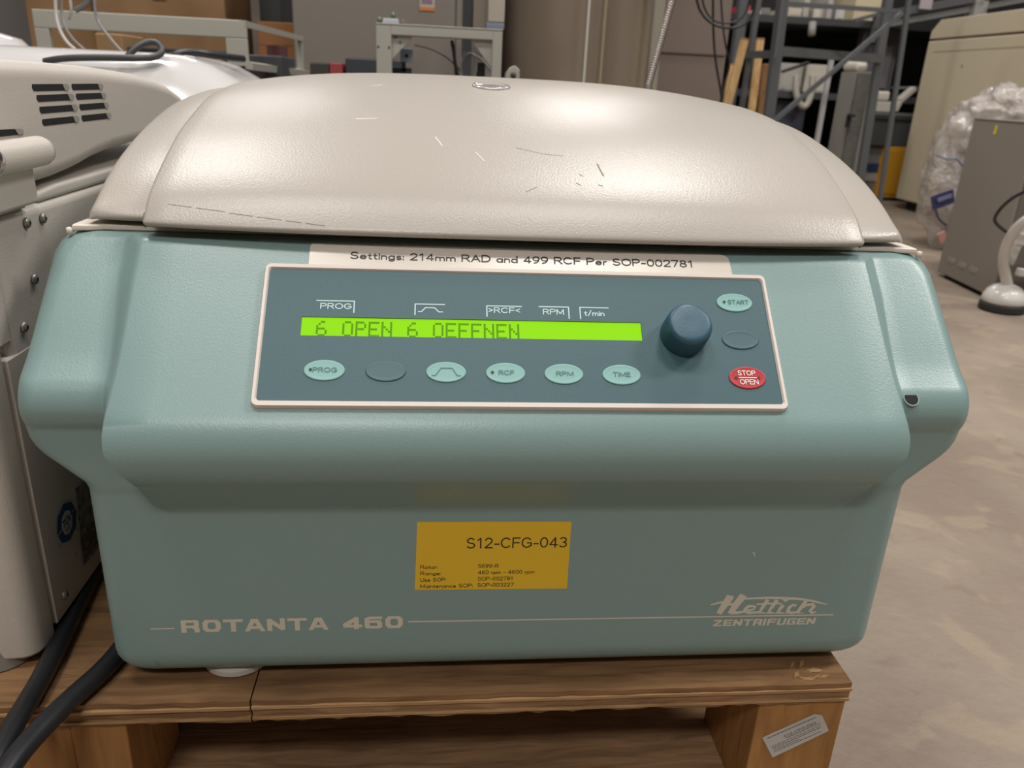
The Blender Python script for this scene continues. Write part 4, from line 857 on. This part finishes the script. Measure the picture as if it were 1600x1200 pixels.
# ------------------------------------------------------------------ cables on second machine
cable([at(70, 96, 1.255), at(90, 92, 1.25), at(120, 90, 1.25), at(170, 90, 1.25), at(215, 91, 1.25), at(245, 90, 1.26), at(256, 78, 1.27), at(245, 66, 1.28), at(228, 66, 1.28), at(210, 76, 1.27), at(200, 88, 1.265)], .0048, 'cable', 'thick grey-black cable ending in a loop on the glossy white lid', m=mat('charcoal_cable', (66, 66, 68), .45))
cable([at(110, 92, 1.33), at(160, 87, 1.33), at(220, 88, 1.33), at(262, 90, 1.33), at(280, 84, 1.33), at(305, 81, 1.34), at(335, 87, 1.36), at(380, 92, 1.42)], .0058, 'cable', 'black cable running right from the loop over the glossy lid', m=M_cable)
cable([at(250, 89, 1.31), at(275, 92, 1.31), at(300, 98, 1.31), at(306, 90, 1.31), at(288, 88, 1.31)], .0016, 'cable_tie', 'bright white cable tie curled by the black cable on the glossy lid', 'cable tie', m=mat('white_tie', (200, 200, 205), .4))
M_wc = mat('white_cable', (176, 172, 168), .4)
cable([at(88, -40, 1.45), at(86, 10, 1.45), at(90, 40, 1.44), at(103, 65, 1.42), at(118, 78, 1.40)], .0026, 'cable', 'leftmost pale cable hanging down onto the glossy white lid', m=M_wc)
cable([at(98, -40, 1.46), at(95, 10, 1.46), at(99, 38, 1.45), at(112, 60, 1.43), at(132, 78, 1.41)], .0022, 'cable', 'grey cable hanging just right of the leftmost pale cable', m=mat('grey_cable', (120, 116, 112), .4))
cable([at(108, -30, 1.5), at(110, 5, 1.5), at(112, 17, 1.5), at(108, 30, 1.6)], .0022, 'cable', 'short pale cable end hanging against the pale instrument frame', m=M_wc)
cable([at(148, -30, 1.42), at(147, 12, 1.42), at(153, 35, 1.42), at(168, 55, 1.40), at(182, 72, 1.36), at(194, 84, 1.32)], .0022, 'cable', 'silver cable slanting down to the loop of the thick cable', m=mat('silver_cable_two', (128, 126, 124), .35))
cable([at(118, 16, 1.6), at(134, 8, 1.6), at(145, -15, 1.6)], .005, 'cable', 'thick grey cable crossing top of the pale instrument frame', m=mat('mid_grey_cable', (100, 100, 98), .5))
# ------------------------------------------------------------------ right background: steel ladder stair
lad = thing('steel_stair', 'slate grey welded steel stair frame with diagonal rail behind the lid', 'stair')
def lb_(u0, v0, u1, v1, w_, d_, Y0=3.4, Y1=None, name='upright', ext=(0, 0), m=M_rack):
    A = at(u0, v0, Y0); B = at(u1, v1, Y1 or Y0); D = B - A; A = A - D * ext[0]; B = B + D * ext[1]
    if B.z < 0 and D.z < 0: B = A + (B - A) * (A.z / (A.z - B.z))
    return MB().bar(A, B, w_, d_, (0, 1, 0) if abs((B - A).normalized().y) < .9 else (1, 0, 0)).build(name, m, lad)
lb_(1223, 0, 1201, 183, .042, .03, ext=(.5, .95), Y1=3.42); lb_(1185, 0, 1160, 164, .020, .03, 3.7, ext=(.5, 1.2))
lb_(1388, 0, 1349, 245, .034, .03, 3.75, ext=(.4, .45)); lb_(1420, 0, 1381, 268, .017, .017, 3.4, ext=(.4, .2))
lb_(1219, 80, 1374, 92, .036, .03, 3.42, 3.74, 'cross_beam'); lb_(1217, 5, 1412, 18, .016, .014, 3.40, 3.42, 'cross_beam')
lb_(1410, 20, 1213, 186, .017, .017, 3.38, 3.38, 'diagonal_rail', ext=(0, .3)); lb_(1168, 86, 1222, 84, .03, .02, 3.7, 3.42, 'cross_beam')
lb_(1210, 90, 1222, 0, .012, .02, 3.36, 3.36, 'upright', ext=(0, .5)); lb_(1372, 22, 1362, 66, .018, .02, 3.5, 3.5, 'bracket')
lb_(1335, 32, 1372, 22, .014, .014, 3.5, 3.5, 'bracket')
lb_(1222, 112, 1264, 98, .012, .02, 3.55, 3.55, 'bracket')
settle(lad)
# wooden slats leaning
for u0, v0, u1, v1, w_, c, Yq, lb2 in ((1164, 60, 1136, 160, .036, 0, 3.95, 'pale wooden slat leaning furthest left under the cable loops'), (1143, 100, 1133, 160, .024, 0, 4.10, 'narrow pale wooden slat just left of the longest leaning slat'), (1188, 60, 1172, 175, .036, 0, 4.2, 'pale wooden slat between thin and thick stair posts'), (1196, 100, 1186, 180, .03, 1, 4.32, 'narrow brown slat close to the thick stair post')):
    A = at(u0, v0, Yq); B = at(u1, v1, Yq); B2 = A + (B - A) * (A.z / (A.z - B.z)); B2.y -= .04
    s_ = MB().bar(A, B2, w_, .02).build('wooden_slat', woodmat('slat_wood' + str(c), (206, 172, 122) if c == 0 else (150, 112, 74), (150, 112, 66) if c == 0 else (100, 70, 44), 'Z'), None); tag(s_, lb2, 'slat')
    MB().bar(A - (B2 - A) * .001, A + (B2 - A) * .01, w_ * 1.02, .021).build('sawn_end', W2, s_)
# storage racking behind
rack = thing('storage_rack', 'dark steel storage rack with loaded shelves along the back right', 'rack')
def rb(a, b, w_, d_, name, m=M_rack): return MB().bar(a, b, w_, d_, (0, 1, 0)).build(name, m, rack)
MB().box((1.45, 5.25, 0), (5.2, 5.28, 2.2)).build('back_panel', M_vdark, rack)
for zz in (.23, .56, .94): MB().box((1.5, 4.55, zz - .035), (5.1, 5.24, zz)).build('shelf', M_dgrey, rack)
for x in (1.55, 2.85, 4.9): MB().box((x, 4.5, 0), (x + .05, 4.55, 2.1)).build('upright', M_rack, rack)
settle(rack)
def onshelf(u0, v0, u1, zbase, Y, dep, name, m, lab, cat='box', bev=.004, part=None):
    A = at(u0, v0, Y); B = at(u1, v0, Y); o = MB().box((A.x, Y, zbase), (B.x, Y + dep, max(A.z, zbase + .01))).build(name, m, bevel=bev); tag(o, lab, cat)
    MB().box((A.x + .012, Y - .003, zbase + .01), (B.x - .012, Y, max(A.z, zbase + .02) - (max(A.z, zbase + .02) - zbase) * .35)).build(part or 'front_panel', m, o)
    return o
MC = lambda n, c: mat(n, c, .6)
onshelf(1152, 22, 1170, .94, 4.6, .3, 'storage_box', MC('salmon_box', (190, 110, 90)), 'salmon coloured box on upper shelf beneath the cable loops')
onshelf(1160, 8, 1174, .94, 4.75, .3, 'storage_box', MC('rosered_box', (190, 60, 72)), 'rose red box behind the salmon box')
onshelf(1176, 16, 1190, .94, 4.62, .3, 'storage_box', MC('white_box', (200, 196, 190)), 'white box right of the salmon box on upper shelf')
onshelf(1190, 12, 1205, .94, 4.64, .3, 'storage_box', MC('grey_box', (130, 128, 126)), 'mid grey box left of the thick stair post on upper shelf')
for i, (u0, v0, u1, c, l) in enumerate(((1233, 12, 1254, (196, 186, 170), 'cream carton first right of the thick stair post'), (1259, -6, 1268, (180, 176, 168), 'narrow pale carton second right of thick stair post'), (1272, 14, 1292, (206, 200, 186), 'low cream carton in middle of the upper shelf'), (1297, -8, 1305, (176, 172, 166), 'tall slim pale carton on upper shelf'), (1308, 10, 1322, (198, 196, 190), 'whitish carton by the grey tube on upper shelf'), (1340, -10, 1381, (206, 192, 160), 'wide cream carton at top above the dark gap'))):
    onshelf(u0, v0, u1, .94, 4.58 + .03 * (i % 3), .3, 'carton', MC('carton%d' % i, c), l, 'carton')
tb_ = MB().tube([at(1270, 35, 4.5), at(1268, 55, 4.48)], .02, 12).build('tube', MC('pale_tube', (150, 148, 142)), smooth=True); tag(tb_, 'short pale tube hanging from the upper shelf edge', 'tube')
# middle shelf (.56) contents
onshelf(1221, 98, 1257, .56, 4.62, .3, 'storage_box', MC('pale_grey_bin', (168, 164, 156)), 'pale grey bin on middle shelf below the stair cross beam')
onshelf(1262, 100, 1300, .56, 4.62, .3, 'storage_box', MC('off_white_bin', (190, 184, 172)), 'off-white bin on middle shelf right of the pale grey bin')
dvx = onshelf(1216, 155, 1262, .23, 4.60, .3, 'instrument_case', MC('midnight_case', (50, 52, 64)), 'dark blue-black case on lower shelf under pale bins', 'case')
lc = cable([at(1244, 118, 4.53), at(1243, 150, 4.52), at(1256, 172, 4.52), at(1268, 150, 4.52), at(1270, 118, 4.53)], .018, 'hose', 'pale curved hose hanging below the off-white bin', 'hose', MC('pale_hose', (170, 166, 154)), sm=2)
pl_ = MB().bar(at(1299, 93, 3.9), at(1277, 216, 3.9) + Vector((0, 0, -.3)), .02, .02).build('metal_pole', mat('pale_pole', (166, 166, 166), .4)); tag(pl_, 'pale grey pole leaning before grey locker', 'pole')
# grey locker with black handle
lk = thing('metal_locker', 'narrow grey metal locker with black handle seen behind the stair frame', 'locker')
A = at(1341, 112, 3.95); B = at(1362, 112, 3.95)
MB().box((A.x, 3.96, .01), (B.x + .03, 4.12, A.z)).build('locker_body', mat('locker_grey', (140, 138, 132), .5), lk, bevel=.003)
MB().box((A.x + .002, 3.945, .01), (B.x, 3.96, A.z - .005)).build('edge_strip', mat('speckled_grey', (84, 84, 80), .7, var=(40, 1), rgb2=(98, 97, 90)), lk)
a = atx(1329, 183, A.x); MB().box((A.x - .02, a.y - .012, a.z - .05), (A.x, a.y + .002, a.z + .005)).box((A.x - .02, a.y - .045, a.z), (A.x, a.y, a.z + .014)).build('handle', M_vdark, lk, label='black handle')
settle(lk)
A = at(1340, 98, 3.97); bgx = MB().box((A.x, 3.97, at(1341, 112, 3.95).z + .001), (A.x + .06, 4.12, A.z + .01)).build('cushion_box', MC('white_sack', (206, 202, 190)), bevel=.02, seg=4); tag(bgx, 'white padded box lying on top of grey locker', 'box')
MB().box((A.x + .01, 3.967, A.z - .02), (A.x + .05, 3.97, A.z - .014)).build('fold', MC('cream_fold', (180, 174, 160)), bgx)
# printer like machine on shelf
pr = thing('desktop_scanner', 'white desktop instrument with raised lid arm on shelf left of beige freezer', 'instrument')
Y = 4.40; A = at(1365, 158, Y); B = at(1397, 176, Y)
Mw = mat('warm_white_plastic', (210, 204, 192), .5)
MB().box((A.x, Y, B.z), (B.x, Y + .12, A.z)).build('lower_case', Mw, pr, bevel=.006, seg=3)
a = at(1374, 142, Y); b = at(1394, 158, Y); MB().box((a.x, Y + .03, b.z), (b.x, Y + .11, a.z)).build('upper_case', Mw, pr, bevel=.012, seg=3)
MB().bar(at(1404, 158, Y), at(1428, 138, Y), .03, .05).bar(at(1404, 158, Y), at(1396, 174, Y), .03, .05).build('arm', Mw, pr, bevel=.006)
MB().bar(at(1396, 137, Y + .1), at(1430, 137, Y + .1), .012, .05).build('top_rail', mat('grey_rail', (110, 110, 106), .5), pr)
MB().box((A.x, Y - .02, B.z - .014), (at(1428, 176, Y).x, Y + .13, B.z - .0005)).build('tray', mat('pale_tray', (120, 120, 116), .5), pr)
settle(pr)
sh_ = thing('shelf_unit', 'dark grey shelf carrying the white desktop instrument', 'shelf')
zt_ = B.z - .0146; MB().box((A.x - .05, Y - .04, zt_ - .02), (at(1440, 176, Y).x + .1, Y + .13, zt_)).build('shelf_board', M_dgrey, sh_)
MB().box((A.x - .05, Y - .03, zt_ - .16), (at(1440, 176, Y).x + .1, Y, zt_ - .02)).build('front_rail', mat('dim_steel', (72, 74, 74), .5), sh_)
MB().box((A.x - .05, Y - .03, 0), (A.x, Y + .02, zt_ - .16)).build('leg', M_dgrey, sh_); MB().box((at(1440, 176, Y).x + .05, Y + .0, 0), (at(1440, 176, Y).x + .1, Y + .04, zt_ - .16)).build('leg', M_dgrey, sh_)
settle(sh_)
# bins beneath: grey bin, white bag, blue lid
Y = 4.40
A = at(1353, 227, Y); B = at(1383, 255, Y)
gb = MB().box((A.x, Y, 0), (B.x, Y + .08, A.z)).build('storage_bin', mat('steel_blue_grey_bin', (112, 112, 112), .5), bevel=.006); tag(gb, 'grey storage bin below the shelf, left of the orange cabinet', 'bin')
MB().box((A.x - .005, Y - .006, B.z - .045), (B.x + .004, Y, B.z - .004)).build('blue_strap', mat('blue_strap', (34, 52, 92), .5), gb)
MB().box((A.x + .03, Y - .006, B.z - .10), (B.x - .02, Y, B.z - .06)).build('bin_label', MC('bin_label', (150, 146, 140)), gb)
wb = bpy.data.meshes.new('white_bag')
def crumple(name, c, rx, ry, rz, m, seed, amp=.12, sub=4, fr_=3.0):
    random.seed(seed); bm = bmesh.new(); bmesh.ops.create_icosphere(bm, subdivisions=sub, radius=1)
    from mathutils import noise
    for v in bm.verts:
        p = v.co.copy(); k = 1 + amp * (noise.noise(p * fr_ + Vector((seed, 0, 0))) + .6 * abs(noise.noise(p * fr_ * 2.3 + Vector((0, seed, 0)))))
        v.co = Vector((p.x * rx * k, p.y * ry * k, p.z * rz * k)) + Vector(c)
        if v.co.z < .002: v.co.z = .002
    me = bpy.data.meshes.new(name); bm.to_mesh(me); bm.free(); me.materials.append(m); me.shade_smooth()
    o = bpy.data.objects.new(name, me); COL.objects.link(o); return o
c = at(1369, 216, Y + .05)
o = crumple('white_bag', (c.x, Y + .04, A.z + .042), .055, .05, .040, MC('white_bag_film', (208, 202, 200)), 3, .2, 3); tag(o, 'crumpled white bag lying on the grey storage bin', 'bag')
# orange cabinet
oc = thing('safety_cabinet', 'low orange-yellow metal cabinet standing left of the beige freezer', 'cabinet')
A = at(1386, 229, 4.36); 
MB().box((A.x - .005, 4.36, .02), (A.x + .20, 4.44, A.z)).build('cabinet_body', mat('orange_yellow_enamel', (196, 142, 36), .5), oc, bevel=.004)
MB().box((A.x, 4.355, .04), (A.x + .19, 4.36, A.z - .02)).build('door', mat('orange_yellow_enamel_door', (190, 136, 34), .5), oc, bevel=.002)
MB().box((A.x, 4.37, 0), (A.x + .18, 4.43, .02)).build('plinth', M_dgrey, oc)
settle(oc)
# beige chest freezer, aisle side facing left
bf = thing('chest_freezer', 'tall beige laboratory freezer with chamfered top corner behind the plastic bag', 'freezer')
M_beige = mat('beige_enamel', (196, 184, 158), .5, bump=(60, .0002))
yb, zt = 4.09, .93
MR = Matrix(((0, 0, 1, 0), (1, 0, 0, 0), (0, 1, 0, 0), (0, 0, 0, 1)))
XF = 2.40
MB().prism([(2.3, .05), (yb, .05), (yb, .822), (2.3, .822)], XF, XF + .7, MR).build('body', M_beige, bf, bevel=.006)
MB().prism([(2.3, .830), (yb - .005, .830), (yb - .01, .868), (yb - .07, .915), (2.3, .930)], XF - .002, XF + .7, MR).build('lid', M_beige, bf, bevel=.004)
MB().prism([(2.33, .822), (yb - .03, .822), (yb - .03, .831), (2.33, .831)], XF + .01, XF + .68, MR).build('gasket', mat('gasket', (132, 122, 104), .7), bf)
MB().prism([(2.3, .770), (yb - .06, .770), (yb - .06, .7725), (2.3, .7725)], XF - .0016, XF + .001, MR).build('trim_line', mat('beige_seam', (168, 156, 132), .6), bf)
MB().prism([(2.35, 0), (yb - .05, 0), (yb - .05, .05), (2.35, .05)], XF + .04, XF + .66, MR).build('plinth', M_vdark, bf)
p = atx(1503, 103, XF - .001); MB().lathe([(.007, 0), (.007, .001), (.001, .001)], 12, Matrix.Translation(p) @ Matrix.Rotation(math.radians(-90), 4, 'Y')).build('small_plug', mat('tan_plug', (160, 140, 112), .6), bf)
settle(bf)
# rack beam and post above freezer
rk2 = thing('pallet_rack', 'heavy grey pallet rack with pale upright above the beige freezer', 'rack')
A = at(1395, 22, 4.45); B = at(1600, -16, 4.25); D = (B - A)
MB().bar(A - D * .15, A + D * 1.0, .11, .04, (0, 0, 1)).build('beam', mat('rack_beam_grey', (74, 75, 76), .5), rk2)
MB().bar(A - D * .15 + Vector((0, -.03, -.045)), A + D * 1.0 + Vector((0, -.03, -.045)), .012, .03, (0, 0, 1)).build('beam_lip', mat('rack_lip_grey', (104, 104, 102), .5), rk2)
C1 = at(1527, 10, 4.3); MB().box((C1.x - .035, 4.26, 0), (C1.x + .035, 4.30, 1.5)).build('upright', mat('galvanised_upright', (150, 150, 146), .5, var=(30, 1), rgb2=(116, 116, 112)), rk2, bevel=.004)
a = at(1437, 4, 4.35); MB().box((a.x, 4.34, a.z - .03), (a.x + .065, 4.35, a.z + .02)).build('rack_label', mat('lilac_label', (170, 158, 164), .6), rk2)
settle(rk2)
# something dim on the rack behind ladder: grey unit
dm = MB().box((2.32, 4.60, .5605), (2.54, 4.67, .92)).build('dim_unit', mat('dim_grey_unit', (74, 72, 74), .6), bevel=.01); tag(dm, 'dim grey upright unit on the dark shelf left of beige freezer', 'instrument')
MB().box((2.36, 4.59, .60), (2.50, 4.60, .82)).build('unit_panel', mat('dim_grey_unit_panel', (96, 94, 96), .5), dm)
# grey cabinet in front right
gc = thing('drawer_cabinet', 'low grey cabinet with three oval slots in front of the plastic bag', 'cabinet')
M_gc = mat('taupe_grey_enamel', (142, 135, 126), .5)
GM = Matrix.Translation((1.600, 2.425, 0)) @ Matrix.Rotation(math.radians(-8), 4, 'Z')       # local +x away to the right, -y towards the viewer
MB().box((0, -.345, .012), (.60, 0, .490), GM).build('cabinet_body', M_gc, gc, bevel=.004)
MB().box((.02, -.33, 0), (.58, -.02, .012), GM).build('plinth', M_vdark, gc)
MB().box((0.006, -.352, .02), (.59, -.345, .485), GM).build('front_door', mat('shaded_taupe_enamel', (104, 98, 91), .5), gc, bevel=.002)  # front face in a darker copy of the body taupe, shade painted in
MB().box((-.001, -.335, .4895), (.60, 0.0, .4925), GM).build('top_plate', mat('taupe_top', (120, 112, 104), .5), gc)
for k in range(3):
    yy = -.075 - k * .07; P = rrect(.045, .016, .0078, 5, yy, .065)
    MB().prism(P, -.0012, .0004, GM @ MR).build('oval_slot', mat('pale_slot', (158, 152, 144), .5), gc, smooth=False)
P = [(-.135, .452), (-.148, .452), (-.150, .478), (-.139, .478)]; MB().prism(P, -.0010, .0002, GM @ MR).build('yellow_tape', mat('yellow_tape', (214, 204, 40), .5), gc, label='small yellow tape mark')
p = GM @ Vector((-.0005, -.315, .30)); MB().lathe([(.003, 0), (.001, .002)], 8, Matrix.Translation(p) @ Matrix.Rotation(math.radians(-90), 4, 'Y')).build('rivet', M_chrome, gc)
settle(gc)
# plastic bag
def bag_mat():
    m = mat('clear_plastic_film', (222, 214, 208), .2, alpha=.52, coat=.6); m.node_tree.nodes['Principled BSDF'].inputs['Transmission Weight'].default_value = .25
    nt = m.node_tree; b = nt.nodes['Principled BSDF']; tc = nt.nodes.new('ShaderNodeTexCoord'); n = nt.nodes.new('ShaderNodeTexNoise'); n.inputs['Scale'].default_value = 9; n.inputs['Detail'].default_value = 3; n.inputs['Distortion'].default_value = 1.5
    bp = nt.nodes.new('ShaderNodeBump'); bp.inputs['Distance'].default_value = .03; nt.links.new(tc.outputs['Object'], n.inputs['Vector']); nt.links.new(n.outputs['Fac'], bp.inputs['Height']); nt.links.new(bp.outputs[0], b.inputs['Normal']); return m
M_bag = bag_mat()
bt_ = thing('plastic_bag', 'tall clear plastic sack of packing film with blue band behind low grey cabinet', 'bag')
o = crumple('bag_film', (1.99, 2.92, .25), .165, .18, .27, M_bag, 5, .22, 5, 2.0); o.parent = bt_
o = crumple('bag_film', (1.99, 2.82, .47), .16, .14, .115, M_bag, 9, .35, 5, 2.6); o.parent = bt_
o = crumple('bag_film', (2.17, 2.78, .49), .17, .13, .10, M_bag, 13, .35, 5, 2.6); o.parent = bt_
o = crumple('packing_paper', (2.02, 2.93, .24), .11, .12, .22, mat('crumpled_paper', (186, 176, 166), .8, var=(12, 1), rgb2=(160, 152, 146)), 21, .3, 5, 3.0); o.parent = bt_
a = at(1456, 318, 2.74); b = at(1490, 306, 2.74)
MB().bar(a, b, .050, .006, (0, 1, 0)).build('blue_band', mat('dark_blue_print', (52, 54, 92), .5), bt_)
MB().bar(a + (b - a) * .2 + Vector((0, -.006, .006)), a + (b - a) * .85 + Vector((0, -.006, .006)), .014, .004, (0, 1, 0)).build('band_print', mat('pale_blue_print', (120, 120, 150), .5), bt_)
MB().tube([at(1462, 328, 2.75), at(1466, 342, 2.74), at(1478, 352, 2.74)], .004, 8, 2).build('blue_strip', mat('dark_blue_print_two', (52, 56, 90), .5), bt_, smooth=True)
MB().tube([at(1462, 242, 2.70), at(1482, 250, 2.68), at(1494, 246, 2.68), at(1506, 262, 2.68)], .003, 8, 2).build('blue_strip', mat('slate_blue_print', (96, 104, 134), .5), bt_, smooth=True)
MB().bar(at(1466, 374, 2.80), at(1478, 368, 2.80), .04, .01).build('pink_print', mat('pink_print', (178, 132, 126), .6), bt_)
settle(bt_)
# white stand with domed foot at right edge
ws = thing('trolley_stand', 'white tubular stand on a domed glide foot at the right edge', 'stand')
Mst = mat('white_enamel_tube', (206, 202, 196), .3, coat=.3)
fx, fy = 1.515, 1.985
MB().lathe([(.052, .022), (.056, .028), (.054, .042), (.046, .058), (.034, .068), (.018, .074), (.004, .076)], 32, Matrix.Translation((fx, fy, 0))).build('domed_foot', Mst, ws, smooth=True)
MB().lathe([(.050, 0), (.058, .004), (.058, .020), (.052, .024)], 32, Matrix.Translation((fx, fy, 0))).build('rubber_ring', M_dark, ws, smooth=True, angle=40)
T0 = Vector((fx, fy, .07))
pts = [T0, at(1566, 408, 1.97), at(1574, 378, 1.95), at(1588, 356, 1.93), at(1612, 338, 1.90), at(1680, 310, 1.87)]
MB().tube(pts, .0135, 14, 3).build('curved_leg', Mst, ws, smooth=True)
MB().bar(at(1584, 372, 1.94), at(1670, 384, 1.90), .03, .02).build('crossbar', Mst, ws, bevel=.003)
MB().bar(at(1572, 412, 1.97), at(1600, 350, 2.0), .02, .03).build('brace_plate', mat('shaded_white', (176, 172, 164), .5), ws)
MB().bar(at(1590, 425, 2.04), at(1670, 432, 2.04), .022, .02).build('crossbar', Mst, ws, bevel=.003)
MB().tube([at(1670, 300, 1.87), at(1670, 384, 1.9), at(1672, 432, 2.04)], .012, 10).build('side_tube', Mst, ws, smooth=True)
settle(ws)
cable([at(1620, 292, 1.86), at(1590, 304, 1.9), at(1568, 320, 1.93), at(1553, 340, 1.95), at(1556, 350, 1.95), at(1575, 365, 1.96), at(1610, 382, 1.97), at(1660, 392, 1.98)], .0042, 'cable', 'black cable looped in front of low grey cabinet at right edge', m=M_cable)
